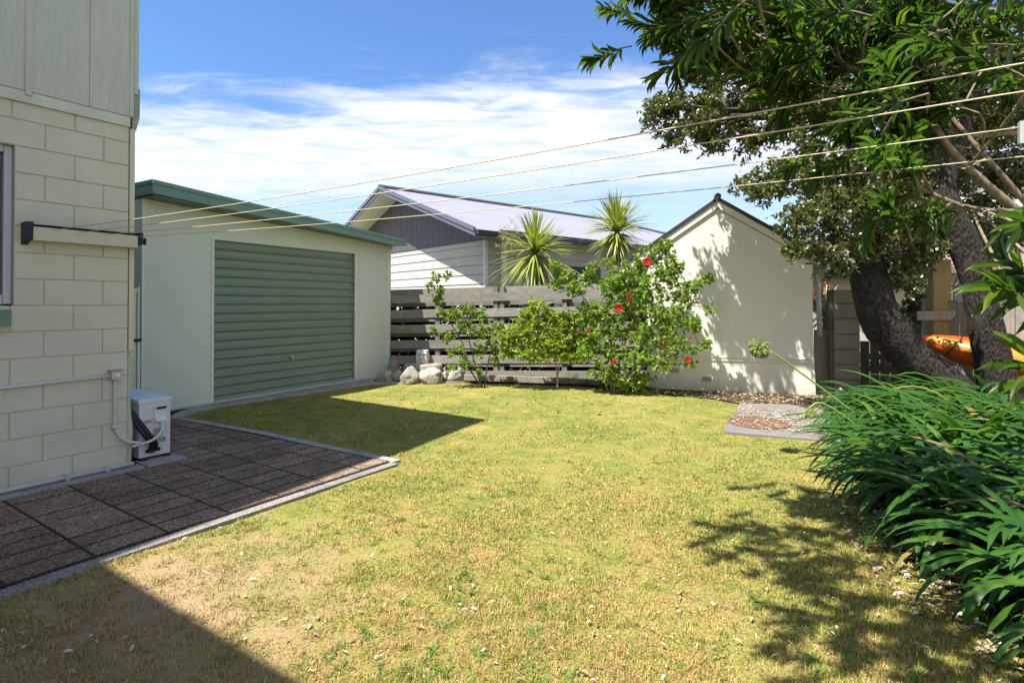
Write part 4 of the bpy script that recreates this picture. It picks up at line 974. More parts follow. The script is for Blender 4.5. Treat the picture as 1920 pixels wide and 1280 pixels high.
me = bpy.data.meshes.new('stone_head'); bm.to_mesh(me); bm.free(); me.polygons.foreach_set('use_smooth', [True]*len(me.polygons)); me.materials.append(m_tiki)
o = bpy.data.objects.new('carved_ornament', me); C.objects.link(o); o.location = (c.x+.01, c.y-.02, tz-.01); o.rotation_euler = (0, 0, R(-8)); WL[o.name] = o.location.copy()
tag(o, 'small pale carved stone head ornament standing on the stone stump', 'ornament')
c = G(1572, 750); k = c.y/F
o = rock(Vector((c.x+.02, c.y, 0)), .08, .07, .11, 9.2); tag(o, 'small pale stone on the ground before the block pier, by the flower stalk', 'rock')

# ================================================================ KAYAK
kayA = P(1712, 625, 7.5); 
ky = thing('kayak', P(1820, 690, 7.2), 'orange and yellow kayak lying against the fence behind the tree trunks', 'kayak')
ka_ = P(1722, 630, 7.75); kb_ = P(2120, 690, 6.6)
kd = (kb_-ka_); kl = kd.length; kd.normalize(); ks = Vector((kd.y, -kd.x, 0)).normalized(); ku = ks.cross(kd)*-1
if ku.z < 0: ku = -ku
def hull(mb, t0, t1, ang0, ang1, off=0, n=30, m=14):
    vs = []
    for i in range(n+1):
        t = t0+(t1-t0)*i/n; w_ = (math.sin(math.pi*min(1, max(0, t)))**.62)
        for j in range(m+1):
            a = ang0+(ang1-ang0)*j/m
            vs.append(ka_+kd*(t*kl) + ks*math.cos(a)*(.30*w_+.01+off) + ku*(math.sin(a)*(.23*w_+.01+off)) + ku*(.12*(2*abs(t-.5))**2) - Z*.14)
    mb.add(vs, [(i*(m+1)+j, i*(m+1)+j+1, (i+1)*(m+1)+j+1, (i+1)*(m+1)+j) for i in range(n) for j in range(m)])
mb = MB(); hull(mb, 0, 1, 0, 2*math.pi, m=24); mb.build('hull', m_kayak, ky, smooth=True)
mb = MB(); hull(mb, .04, .93, R(2), R(48), off=.006); mb.build('deck_stripe', m_kayak2, ky, smooth=True)
mb = MB()
for t in (.17, .36):
    w_ = math.sin(math.pi*t)**.62
    mb.tube([ka_+kd*(t*kl+.1*math.sin(a_))+ks*math.cos(a_)*(.30*w_+.022)+ku*math.sin(a_)*(.23*w_+.022)+ku*(.12*(2*abs(t-.5))**2)-Z*.14 for a_ in np.linspace(-.8, 2.2, 16)], .008, 6)
mb.build('strap', m_dark, ky)

# ================================================================ BIG TWIN TREE
def px_path(l): return [P(a, b, c) for a, b, c in l]
tree = thing('spreading_tree', P(1800, 735, 7.0), 'dark trunked spreading tree with small olive leaves, leaning over the shed from the right', 'tree')
mb = MB(); t1 = px_path([(1860, 815, 6.9), (1772, 726, 6.95), (1708, 668, 7.0), (1655, 604, 7.0), (1628, 520, 7.05), (1622, 450, 7.1), (1628, 380, 7.2), (1610, 290, 7.25), (1570, 200, 7.3)])
limb(mb, t1, [.30, .25, .235, .235, .205, .175, .15, .11, .07], 30, .10, 1); mb.build('trunk', m_bark, tree, smooth=True)
mb = MB(); t2 = px_path([(1885, 790, 7.1), (1868, 700, 7.1), (1850, 620, 7.1), (1832, 530, 7.15), (1805, 450, 7.2), (1775, 390, 7.25), (1770, 330, 7.3), (1800, 250, 7.35), (1830, 130, 7.4), (1850, 0, 7.5)])
limb(mb, t2, [.27, .21, .185, .17, .18, .17, .14, .12, .09, .05], 24, .10, 5); mb.build('trunk', m_bark, tree, smooth=True)
blobs = [(1222,225,7.2,34),(1262,195,7.3,48),(1265,250,7.2,42),(1310,215,7.3,60),(1300,140,7.5,36),(1335,75,7.7,55),(1330,255,7.1,45),(1380,180,7.5,75),(1395,260,7.1,55),
 (1420,80,7.6,85),(1465,200,7.4,85),(1395,345,6.9,34),(1435,350,7.0,45),(1470,330,7.0,52),(1520,290,7.1,70),(1500,415,6.7,48),(1545,400,6.7,55),(1545,470,6.6,36),(1500,465,6.6,30),
 (1545,190,7.4,95),(1600,330,7.0,80),(1640,90,7.5,105),(1520,30,7.6,80),(1680,240,7.6,95),(1690,370,7.6,60),(1740,110,7.6,100),(1790,250,7.9,85),(1850,80,7.8,100),
 (1880,230,8.0,70),(1900,330,8.2,50),(1850,370,8.2,32),(1660,460,7.9,38),(1720,450,8.0,35),(1900,430,8.2,45),(1800,180,7.9,90),(1860,330,8.3,60),(1780,330,8.0,50),(1900,180,8.0,80),(1740,250,7.8,70),(1820,430,8.4,45),(1700,530,7.6,28),(1590,440,6.7,38),(1655,400,7.9,45),(1580,500,6.6,26),(1630,470,6.7,26),(1690,430,6.6,42),(1740,470,6.6,34),(1700,500,6.8,30),(1610,380,6.6,45),(1680,350,6.6,50),(1740,400,6.7,38),(1560,330,6.8,60),(1250,205,7.8,50),(1300,245,7.8,50),(1345,215,7.8,60),(1400,225,7.8,60),(1330,160,7.9,50),(1290,90,7.9,30),
 (1400,-60,7.5,110),(1560,-80,7.5,140),(1720,-80,7.6,140),(1880,-80,7.6,140),(1480,-200,7.2,150),(1650,-220,7.4,150),(1850,-230,7.4,150),(1300,-20,7.5,50)]
tw_pts = []; tmb = MB(); bat = []
anchors = smooth_path(t1, 6)[26:] + smooth_path(t2, 6)[30:]
for (px, py, Y_, rp) in blobs:
    if px < 1440 and py < 320: Y_ = 7.85 + (Y_-7.2)*.4
    cc = P(px, py, Y_); r = rp/F*Y_
    # limb from the nearest anchor
    an = min(anchors, key=lambda a: (a-cc).length + max(0, a.z-cc.z)*.6)
    cp = curve(an, cc, 9, .12, .05); tmb.tube(cp, list(np.linspace(.014+.02*min(1, (an-cc).length/2), .008, 9)), 6)
    nt_ = int(150*(r/.4)**2)+8
    if py < -40: nt_ = int(nt_*.5)
    for q in range(nt_):
        d = Vector(rdir(1)[0]); rad = r*(rnd.random()**.45)
        tip = cc + Vector((d.x*rad, d.y*rad*1.25, d.z*rad*.85))
        if mnoise.noise(tip*3.4) < (-.02 if Y_ > 7.75 and py > -40 and px < 1440 else (-.08 if py > -40 and py < 330 and px < 1700 else -.2)): continue
        ax = (tip-cc)*.4 + Vector((rnd.gauss(0,.1), rnd.gauss(0,.1), rnd.gauss(.03,.08))); ax = ax.normalized()*rnd.uniform(.12, .26)
        b_ = tip-ax
        if rnd.random() < .22: tmb.tube(curve(cc.lerp(b_, .25), tip, 4, .12), [.005, .004, .003, .0015], 4, cap=False)
        bat.append(spray_leaves(b_, tip, int(rnd.uniform(11, 20)), .066, .46, T_OV2))
leaf_mesh('crown', bat, m_tleaf, tree); tmb.build('branches', m_dtwig, tree, smooth=True)

# ================================================================ OLEANDER (near, overhanging)
ole = thing('oleander', Vector((3.4, 2.6, 0)), 'tall oleander with long narrow dark green leaves overhanging from the right foreground', 'shrub')
mb = MB()
stem1 = px_path([(2250, 1000, 2.9), (2120, 500, 2.9), (2000, 260, 2.9), (1880, 110, 2.95), (1790, 45, 3.0), (1700, -40, 3.0), (1560, -150, 2.9), (1400, -230, 2.6)])
limb(mb, stem1, [.10, .085, .075, .065, .045, .035, .02, .012], 14, .08, 2)
stem2 = px_path([(2250, 1000, 2.9), (2080, 620, 2.6), (1990, 460, 2.5), (1900, 390, 2.5), (1800, 300, 2.5), (1740, 220, 2.55), (1700, 150, 2.6)])
limb(mb, stem2, [.05, .035, .025, .02, .016, .013, .009], 10, .05, 3)
ob_br = [[(2050,10,2.7),(1900,20,2.7),(1790,16,2.75),(1640,10,2.8),(1480,22,2.9),(1330,60,3.0),(1270,50,3.0)], [(2050,90,2.6),(1880,45,2.65),(1740,62,2.7),(1560,72,2.8),(1430,70,2.9),(1340,100,3.0)],
  [(2060,80,2.5),(1920,100,2.5),(1800,112,2.5),(1700,135,2.55),(1600,130,2.6),(1500,118,2.7),(1420,140,2.8)], [(1880,110,2.9),(1760,55,2.8),(1660,60,2.7),(1560,95,2.7),(1450,80,2.8),(1380,40,2.9)],
  [(2000,260,2.7),(1900,250,2.7),(1830,255,2.7),(1740,235,2.7),(1640,200,2.7),(1540,190,2.7),(1460,170,2.75)], [(2060,420,2.4),(1950,400,2.4),(1820,390,2.45),(1720,350,2.5),(1640,300,2.55),(1580,250,2.6)],
  [(1990,460,2.5),(1880,330,2.5),(1800,240,2.55),(1730,150,2.6),(1690,60,2.6),(1660,-20,2.6)], [(2000,60,2.9),(1900,-20,2.9),(1700,-60,2.8),(1500,-60,2.8),(1350,-40,2.9),(1240,-10,2.9)],
  [(1990,200,2.6),(1860,60,2.6),(1780,10,2.6),(1700,-60,2.6),(1600,-140,2.5)]]
oanch = smooth_path(stem1, 6)[12:] + smooth_path(stem2, 6)[8:]
rads = [.013, .012, .011, .010, .008, .006, .004]
tips = []
for l in ob_br:
    pts = px_path(l); limb(mb, pts, rads[:len(l)], 8, .06, 4)
    sp__ = smooth_path(pts, 6); oanch += sp__
    for q in sp__[len(sp__)//3:]:
        if rnd.random() < .30: tips.append((q, sp__[min(len(sp__)-1, sp__.index(q)+3)]-q))
obr = mb
tmb = MB(); bat = []
def oleander_spray(b_, tip, n=27, ln=.116):
    ax = tip-b_; tmb.tube(curve(b_, tip, 5, .06), [.005, .0045, .004, .003, .002], 5, cap=False)
    a = np.array(ax.normalized()); s = unit(np.cross(a, [.3,.2,1.])[None])[0]; u2 = np.cross(a, s)
    k = n//3; t = np.repeat(np.linspace(.25, 1.0, k), 3)[:n]; n_ = len(t)
    ang = np.tile([0, 2.094, 4.189], k)[:n_] + np.repeat(np.arange(k)*.9, 3)[:n_] + rng.normal(size=n_)*.25
    rad = np.cos(ang)[:,None]*s + np.sin(ang)[:,None]*u2
    op = .95-.55*t + rng.normal(size=n_)*.12
    d = unit(a[None]*np.cos(op)[:,None] + rad*np.sin(op)[:,None] + np.array([0,0,-.08])[None])
    pos = np.array(b_)[None] + np.array(ax)[None]*t[:,None]
    l = ln*rng.uniform(.75, 1.2, n_)*(1-.25*(t > .95))
    bat.append(leaves(pos, d, a[None]*.8+np.array([0,0,.5])[None]+rng.normal(size=(n_,3))*.15, l, l*.128, T_LANCE))
for q, dr_ in tips:
    for _ in range(1):
        off = Vector((rnd.uniform(-1, .15), rnd.uniform(-.5,.5), rnd.uniform(-.75,.8))).normalized()*rnd.uniform(.15, .32)
        oleander_spray(q, q+off)
# canopy sprays by region of the shrub
reg = [(1248,10,3.0,22,6),(1245,70,3.0,18,6),(1285,100,3.0,18,4),(1250,40,2.9,30,4),(1240,100,2.9,25,2),(1290,60,2.95,35,4),(1350,30,2.9,50,6),(1400,90,2.9,50,6),(1460,50,2.8,60,7),(1480,150,2.75,50,6),(1540,90,2.7,60,8),(1600,40,2.7,60,8),(1620,150,2.6,60,7),
       (1420,190,2.85,35,3),(1560,220,2.6,50,5),(1680,110,2.6,60,7),(1700,230,2.5,60,7),(1760,60,2.6,60,7),(1640,290,2.5,40,4),(1660,360,2.4,25,2),(1840,150,2.5,60,4),(1880,60,2.6,60,4),(1500,-10,2.7,80,7),(1700,-20,2.6,80,7),(1850,-30,2.6,80,5)]
for (px, py, Y_, rp, n) in reg:
    for _ in range(int(n*.9+.5) if px < 1400 else int(n*.68+.5)):
        tip = P(px+rnd.gauss(0, rp*.6), py+rnd.gauss(0, rp*.6), Y_+rnd.gauss(0, .18))
        off = Vector((rnd.uniform(.3, 1), rnd.uniform(-.5,.5), rnd.uniform(-.75, .45))).normalized()*rnd.uniform(.2, .34)
        oleander_spray(tip+off, tip)
        an = min(oanch, key=lambda a_: (a_-(tip+off)).length+max(0, tip.x+off.x+.12-a_.x)*2.5); tmb.tube(curve(an, tip+off, 6, .10), list(np.linspace(.0065, .0045, 6)), 5, cap=False)
# high overhanging sprays above the frame that shade the lawn
tanE = math.tan(EL)
shade = [(1330,1000,3.3),(1370,975,3.3),(1410,1010,3.3),(1350,1035,3.3),(1450,1000,3.2),(1470,1040,3.2),(1500,1075,3.2),(1520,1030,3.1),(1540,1110,3.1),(1480,1100,3.1),(1440,1060,3.2),(1570,1150,3.1),(1600,1190,3.1),(1560,1200,3.1),
         (1640,1120,3.0),(1680,1170,3.0),(1720,1220,3.0),(1650,1230,3.0),(1590,1060,3.0),(1620,1250,3.0),(1560,985,3.0),(1420,920,3.1),(1500,960,3.1),(1580,1010,3.0),(1760,1260,2.9),(1830,1250,2.9),(1780,1200,2.9),(1440,1230,3.1),(1400,1130,3.2)]
hub = P(1400, -230, 2.6)
for px, py, z in shade:
    g_ = G(px, py); t = (z)/tanE; c_ = Vector((g_.x-AZ.x*t, g_.y-AZ.y*t, z))
    tmb.tube(curve(hub, c_, 7, .08), list(np.linspace(.006, .003, 7)), 5, cap=False)
    for _ in range(3):
        tip = c_+Vector((rnd.gauss(0,.09), rnd.gauss(0,.09), rnd.gauss(0,.1))); off = Vector((rnd.uniform(.2,1), rnd.uniform(-.6,.6), rnd.uniform(-.3,.5))).normalized()*.26
        oleander_spray(tip+off, tip, 24, .12)
# low branch of big leaves at the right edge
for (a, b) in (((2060,560,1.55),(1885,545,1.45)), ((2080,640,1.6),(1900,500,1.5)), ((2050,760,1.5),(1945,690,1.42)), ((2060,430,1.7),(1930,420,1.6))):
    oleander_spray(P(*a), P(*b), 26, .15); tmb.tube(curve(min(oanch, key=lambda a_: (a_-P(*a)).length), P(*a), 6, .08), .006, 5, cap=False)
leaf_mesh('foliage', bat, m_oleaf, ole); obr.add(tmb.v, tmb.f); obr.build('branches', m_otwig, ole, smooth=True)

# ================================================================ AGAPANTHUS
aga = thing('agapanthus_bank', Vector((3.2, 3.9, 0)), 'dense bank of glossy strappy agapanthus leaves spilling over the right edge of the lawn', 'plant')
bs_, azs, els, lns, wds, drs, rls = [], [], [], [], [], [], []
yy = 1.35
while yy < 6.3:
    x0 = np.interp(yy, [1.4, 2.4, 3.4, 4.2, 5.0, 6.2], [2.42, 2.48, 2.68, 2.95, 3.5, 4.1]); xx = x0
    while xx < x0+1.5:
        cx_ = xx+rnd.gauss(0, .06); cy_ = yy+rnd.gauss(0, .06); edge_ = (xx-x0) < .3
        for q in range(19):
            bs_.append((cx_+rnd.gauss(0,.05), cy_+rnd.gauss(0,.05), .0))
            a = rnd.gauss(math.pi*1.08, .85) if rnd.random() < .78 else rnd.uniform(0, 2*math.pi); azs.append(a)
            els.append(R(rnd.uniform(56, 89))); lns.append(rnd.uniform(.74, 1.22)*(.9 if edge_ else 1)); wds.append(rnd.uniform(.042, .068)); drs.append(R(rnd.uniform(85, 165))); rls.append(rnd.gauss(0, .3))
        xx += .27
    yy += .25
A_ = lambda l: np.array(l, float)
lm = ribbons(A_(bs_), A_(azs), A_(els), A_(lns), A_(wds), A_(drs), 9, .5, roll=A_(rls), power=1.1)
leaf_mesh('foliage', [lm], m_ag, aga)
def umbel(c, r, n, droop, name, parent):
    bt = []; pos = np.repeat(np.array(c)[None], n, 0); d = rdir(n, -.9); d[:,2] -= droop; d = unit(d)
    bt.append(leaves(pos, d, rng.normal(size=(n,3)), r, r*.10, T_DIA))
    bt.append(leaves(pos+d*r*.8, unit(d+np.array([0,0,-.8])), rng.normal(size=(n,3)), r*rng.uniform(.4,.6,n), r*.2, T_LANCE))
    bt.append(leaves(pos+d*r*.8, unit(d+np.array([0,0,-.8])), rng.normal(size=(n,3)), r*rng.uniform(.4,.6,n), r*.2, T_LANCE))
    return leaf_mesh(name, bt, m_umb, parent)
mb = MB(); hd = P(1425, 650, 5.1); mb.tube(smooth_path([P(1680, 830, 5.4), P(1590, 765, 5.35), P(1510, 705, 5.25), P(1455, 665, 5.15), hd], 5), list(np.linspace(.010, .007, 21)), 8)
stk = mb.build('flower_stalk', m_stalk, aga, smooth=True); umbel(hd, .085, 130, .5, 'seed_head', stk)
mb = MB(); hd = P(1519, 763, 4.9); mb.tube(smooth_path([P(1680, 860, 5.0), P(1590, 785, 4.95), P(1540, 755, 4.92), hd], 5), .006, 8)
stk = mb.build('flower_stalk', m_stalk, aga, smooth=True); umbel(hd, .075, 110, 1.4, 'seed_head', stk)

# ================================================================ CABBAGE TREES
def cabbage(px, py, Y_, r, label, skirt):
    c = P(px, py, Y_); t = thing('cabbage_tree', Vector((c.x, c.y, 0)), label, 'tree', 'cabbage trees beyond the fence')
    mb = MB(); limb(mb, [Vector((c.x, c.y, 0)), Vector((c.x+.02, c.y, c.z*.5)), c-Z*.02], [.10, .07, .06], 12, .1, px); mb.build('trunk', m_fpost, t, smooth=True)
    n = 300; e = np.concatenate([rng.uniform(R(-20), R(88), 170), rng.uniform(R(-85), R(-15), 130)]); a = rng.uniform(0, 2*math.pi, n)
    up_ = e > R(-5)
    ln = np.where(up_, r*rng.uniform(.8, 1.1, n), r*skirt*rng.uniform(.75, 1.1, n))
    dr = np.where(up_, R(8)+rng.uniform(0, R(45), n)*(np.cos(e)**1.5), rng.uniform(R(5), R(35), n))
    b = np.repeat(np.array(c)[None], n, 0)+rng.normal(size=(n,3))*.02 - np.stack([0*e, 0*e, np.where(up_, 0, .08)], -1)
    pr = lambda t: np.minimum(1, .5+t*1.6)*np.clip(1-t, 0, 1)**.55
    lm = ribbons(b, a, e, ln, np.full(n, .05), dr, 6, .5, prof=pr); leaf_mesh('crown', [lm], m_cab, t); return t, c
t_, c_ = cabbage(1003, 470, 11.6, .92, 'left cabbage tree above the fence, with a long drooping skirt of leaves', 1.25)
mb = MB(); bt = []
for q in range(26):
    d = Vector((rnd.gauss(-.9,.25), rnd.gauss(-.2,.3), rnd.gauss(.35,.35))).normalized(); p1 = c_+Vector((-.1,0,.1)); p2 = p1+d*rnd.uniform(.4,.75); mb.tube(curve(p1, p2, 4, .1), [.005,.004,.003,.002], 4, cap=False)
    bt.append(spray_leaves(p1.lerp(p2,.4), p2, 22, .09, .10, T_DIA))
fl = mb.build('flower_panicle', m_sleeper, t_); leaf_mesh('flower_spray', bt, leafmat('panicle', [(.45,.36,.20),(.55,.45,.28)], .7, .2, .2, tint=1), fl)
cabbage(1157, 432, 12.3, .92, 'farther cabbage tree with a bare brown trunk, just left of the shed roof', .85)

# ================================================================ SHRUBS BY THE FENCE
def shrub(name, label, stems, blobs, leafm, twigm, ln, wd, dens, nl, cat='shrub', sr=.014, spread=1.0):
    root = P(*stems[0][0]); root.z = 0
    t = thing(name, root, label, cat); mb = MB(); bat = []; anch = []
    for s_ in stems:
        pts = px_path(s_); pts[0].z = -.01; sp__ = smooth_path(pts, 5); m = len(sp__); mb.tube(sp__, list(np.linspace(sr, sr*.45, m)), 7); anch += sp__[m//3:]
    ends_ = []
    for (px, py, Y_, rx, ry) in blobs:
        rx *= spread; ry *= spread
        cc = P(px, py, Y_); kx = rx/F*Y_; kz = ry/F*Y_
        an = min(anch, key=lambda a: (a-cc).length+max(0, a.z-cc.z)*.8); mb.tube(curve(an, cc, 6, .12), list(np.linspace(sr*.5, .004, 6)), 5)
        for q in range(int(dens*32*(kx*kz)/.01)+5):
            d = Vector(rdir(1)[0]); rr3 = rnd.random()**.5*(1.35 if rnd.random() < .12 else 1); tip = cc+Vector((d.x*kx*rr3, d.y*kx*rr3*.8, d.z*kz*rr3))
            b_ = cc.lerp(tip, rnd.uniform(.15, .5)); 
            if rnd.random() < .5: mb.tube(curve(b_, tip, 4, .12), [.0045, .0035, .003, .002], 4, cap=False)
            bat.append(spray_leaves(b_.lerp(tip, .55), tip, int(rnd.uniform(nl*.6, nl*1.3)), ln, wd, T_OVAL, up=.8)); ends_.append((tip, d))
    mb.build('branches', twigm, t, smooth=True); leaf_mesh('foliage', bat, leafm, t); return t, ends_
YF = 9.9
shrub('citrus_sapling', 'slender citrus sapling with sparse leaves and a tall wispy leader, nearest the carved head',
      [[(905,722,9.5),(895,700,9.5),(880,640,9.5),(868,600,9.5)], [(905,722,9.5),(880,690,9.5),(866,640,9.5),(835,590,9.5),(825,560,9.5),(817,520,9.5)], [(908,722,9.5),(915,680,9.5),(925,640,9.5)]],
      [(817,520,9.5,9,10),(838,517,9.5,8,9),(808,537,9.5,9,8),(826,545,9.5,9,14),(818,562,9.5,8,9),(828,585,9.5,14,10),(850,590,9.5,20,16),(880,585,9.5,22,14),(905,592,9.5,16,14),(870,612,9.5,24,16),(905,620,9.5,26,16),(840,630,9.5,14,12),
       (935,615,9.4,14,16),(855,660,9.4,18,12),(875,680,9.4,16,12),(850,690,9.4,10,6),(925,650,9.5,18,18),(900,655,9.5,16,12),(812,622,9.4,5,6),(930,675,9.5,10,10),(898,700,9.4,8,6)], m_cit, m_dtwig, .058, .50, .34, 9)
shrub('lime_shrub', 'bright yellow green leafy shrub between the citrus sapling and the red hibiscus',
      [[(1045,722,9.3),(1044,700,9.3),(1040,670,9.3),(1020,640,9.3)], [(1045,722,9.3),(1048,690,9.3),(1065,660,9.3)]],
      [(975,620,9.3,26,18),(1000,605,9.3,26,20),(960,645,9.3,22,16),(1010,640,9.3,34,20),(1045,620,9.3,34,24),(985,665,9.2,26,12),(1050,655,9.3,32,20),(1085,640,9.3,28,22),(1010,575,9.3,20,12),(1035,590,9.3,18,12),(985,590,9.3,10,10),(1060,600,9.3,20,14),(1075,670,9.2,22,12),(1020,670,9.2,18,10),(940,630,9.3,16,10),(950,665,9.3,14,8),(1095,600,9.3,20,16),(1105,655,9.3,16,14)],
      m_lime, m_ltwig, .052, .5, .62, 10, spread=1.25)
hib, he = shrub('hibiscus', 'large sprawling hibiscus with red flowers and bare pale twigs in front of the shed',
      [[(1140,725,9.0),(1125,690,9.0),(1105,660,9.0),(1090,610,9.0)], [(1150,725,8.9),(1160,680,8.9),(1180,620,8.9),(1200,560,8.9),(1215,500,8.9)], [(1155,726,8.9),(1190,690,8.8),(1230,650,8.7),(1270,600,8.6),(1310,560,8.5)],
       [(1145,725,9.0),(1150,670,9.0),(1130,600,9.0),(1095,560,9.0),(1065,510,9.0)], [(1160,726,8.9),(1210,680,8.7),(1260,660,8.5),(1310,645,8.4)]],
      [(1042,500,9.0,12,10),(1060,515,9.0,14,12),(1040,535,9.0,10,8),(1078,540,9.0,20,14),(1105,520,9.0,16,16),(1112,500,9.0,8,8),(1140,495,9.0,10,8),(1145,540,9.0,22,20),(1165,520,8.9,22,20),(1195,500,8.9,22,18),(1225,480,8.8,22,16),(1250,460,8.7,12,14),(1262,495,8.7,16,20),(1250,520,8.7,24,20),(1215,540,8.8,26,22),
       (1180,570,8.9,28,22),(1140,580,8.9,28,20),(1100,590,9.0,26,22),(1230,580,8.7,30,22),(1280,560,8.6,22,18),(1300,535,8.5,14,12),(1325,525,8.4,10,10),(1270,600,8.6,26,20),(1330,580,8.4,8,7),(1120,625,8.9,30,22),(1170,620,8.9,30,24),(1220,630,8.7,30,24),(1265,645,8.5,24,18),(1300,610,8.4,14,12),(1325,645,8.3,10,7),
       (1100,660,8.9,20,14),(1145,665,8.8,28,18),(1195,670,8.7,28,20),(1240,680,8.5,20,14),(1290,680,8.4,12,9),(1130,700,8.8,24,14),(1170,705,8.8,24,16),(1205,710,8.7,16,14),(1185,722,8.8,20,8),(1300,655,8.3,9,7)],
      m_hib, m_ltwig, .056, .64, .40, 8, sr=.017, spread=1.32)
fl_m = MB()
def flower(px, py, Y_, size, face):
    c = P(px, py, Y_); fc = Vector(face).normalized(); a = np.array(fc); s = unit(np.cross(a, [0.1,0,1])[None])[0]; u2 = np.cross(s, a)
    ang = np.arange(5)*2*math.pi/5+rnd.random(); rad = np.cos(ang)[:,None]*s+np.sin(ang)[:,None]*u2; d = unit(rad+a[None]*.35)
    bt = [leaves(np.repeat(np.array(c)[None], 5, 0), d, np.repeat(a[None], 5, 0), size, size*.75, T_OVAL)]
    o = leaf_mesh('flower', bt, m_red, hib)
    mb = MB(); mb.tube([c, c+fc*size*.95], [.004, .003], 6); mb.build('stamen', m_umb, o)
for (px, py, Y_, sz_, fa) in [(1213,491,8.6,.085,(0,-1,.1)),(1160,577,8.6,.08,(-.2,-1,-.1)),(1178,553,8.7,.06,(.5,-.6,-.5)),(1181,562,8.6,.05,(0,-1,-.5)),(1107,619,8.6,.05,(-.5,-.6,-.5)),(1247,643,8.3,.06,(.4,-.8,-.3)),(1150,678,8.5,.06,(0,-.8,-.6)),
                               (1295,613,8.25,.035,(.3,-.6,-.7)),(1290,676,8.2,.055,(0,-1,.2)),(1293,633,8.25,.035,(0,-.6,-.8)),(1262,688,8.3,.035,(0,-.3,-1)),(1037,680,9.0,.03,(0,-.3,-1))]:
    flower(px, py, Y_, sz_, fa)
# strappy groundcover tufts under the shrubs
def tuft(px, py, r, n, label, mat=m_wstrap, name='grass_tuft', w_=.007, grp='strappy tufts along the bed'):
    c = G(px, py); b = np.repeat(np.array([[c.x, c.y, 0]]), n, 0)+rng.normal(size=(n,3))*[.03,.03,0]
    lm = ribbons(b, rng.uniform(0, 2*math.pi, n), rng.uniform(R(50), R(88), n), rng.uniform(.7, 1.15, n)*r, np.full(n, w_), rng.uniform(R(70), R(150), n), 5, .3)
    o = leaf_mesh(name, [lm], mat, None, (c.x, c.y, 0)); tag(o, label, 'plant', grp)
tuft(990, 716, .26, 90, 'dark strappy tuft on the timber edging, left of the lime shrub stem')
tuft(1075, 719, .30, 110, 'dark drooping tuft just right of the lime shrub stem'); tuft(1100, 722, .24, 90, 'small strappy tuft between the lime shrub stem and the hibiscus')
tuft(1165, 729, .26, 120, 'low green tuft under the middle of the hibiscus'); tuft(1195, 731, .24, 110, 'low green tuft at the left foot of the shed wall'); tuft(1130, 727, .24, 100, 'low green tuft at the hibiscus stems')
tuft(840, 712, .16, 60, 'small green tuft among the rocks of the rockery', m_cit)
# strappy plants beyond the block pier
for (px, py, Y_, n, lab) in ((1548, 600, 10.0, 90, 'pale spiky plant seen through the gap between shed and pier'), (1690, 620, 10.2, 130, 'large pale spiky plant behind the leaning trunk')):
    c = P(px, py, Y_); b = np.repeat(np.array(c)[None], n, 0)+rng.normal(size=(n,3))*.03
    lm = ribbons(b, rng.uniform(0, 6.28, n), rng.uniform(R(-10), R(85), n), rng.uniform(.5, .85, n), np.full(n, .03), rng.uniform(R(20), R(90), n), 6, .3)
    t = thing('spiky_plant', Vector((c.x, c.y, 0)), lab, 'plant'); leaf_mesh('foliage', [lm], leafmat('pale_spiky', [(.30,.31,.18), (.42,.42,.26), (.2,.24,.1)], .5, .2, .3), t)
    mb = MB(); mb.tube([Vector((c.x, c.y, 0)), c], .05, 8); mb.build('stem', m_fpost, t)
# dark shrub mass behind right side
shrub('dark_shrub', 'dark leafy shrub behind the trunks in front of the pale building', [[(1720,700,9.2),(1715,600,9.2)]], [(1640,470,9.4,40,40),(1700,500,9.3,45,45),(1760,440,9.6,50,40),(1650,540,9.3,25,30),(1720,580,9.2,30,40),(1860,460,9.4,50,45),(1920,420,9.6,50,45),(1880,540,9.2,30,20),(1810,400,9.8,40,30),(1690,410,9.6,45,35)],
      m_tleaf, m_dtwig, .08, .45, .30, 10, sr=.03)
m_redl = leafmat('russet_leaf', [(.25,.08,.05), (.35,.14,.10), (.20,.10,.05)], .5, .3, .3)
shrub('russet_shrub', 'russet leaved shrub glimpsed behind the gap right of the shed', [[(1550,700,11),(1548,600,11)]], [(1545,560,11,22,30),(1565,590,11,16,30)], m_redl, m_dtwig, .07, .4, .8, 9, sr=.02)

# ================================================================ GRASS BLADES, WEEDS, LITTER
lawn_out = [H(3.4, kin+.05, 0), H(kend-.02, kin+.14, 0), G(595, 843), G(487, 819), G(384, 800), G(345, 784), G(368, 773), G(398, 766), G(504, 749), G(668, 725), G(760, 720), G(880, 717), G(1215, 731),
            G(1340, 749), G(1384, 758), G(1352, 812), G(1620, 836), Vector((3.1, 4.6, 0)), Vector((2.75, 3.6, 0)), Vector((2.7, 2.2, 0)), Vector((2.6, 1.2, 0)), Vector((-1.9, 1.2, 0))]
lp = np.array([(p.x, p.y) for p in lawn_out])
def in_np(x, y, poly):
    c = np.zeros(len(x), bool); j = len(poly)-1
    for i in range(len(poly)):
        a, b = poly[i], poly[j]
        if a[1] != b[1]: c ^= ((a[1] > y) != (b[1] > y)) & (x < (b[0]-a[0])*(y-a[1])/(b[1]-a[1])+a[0])
        j = i
    return c
def lawn_pts(n, ypow=1.15):
    out = []; tot = 0
    while tot < n:
        u = rng.random(n); y = (1.75**(-ypow) + u*(11**(-ypow)-1.75**(-ypow)))**(-1/ypow)
        x = rng.uniform(-1, 1, n)*(y*.97+.1); m = in_np(x, y, lp); out.append(np.stack([x[m], y[m]], 1)); tot += m.sum()
    return np.concatenate(out)[:n]
NB = 430000
p = lawn_pts(NB); x, y = p[:,0], p[:,1]
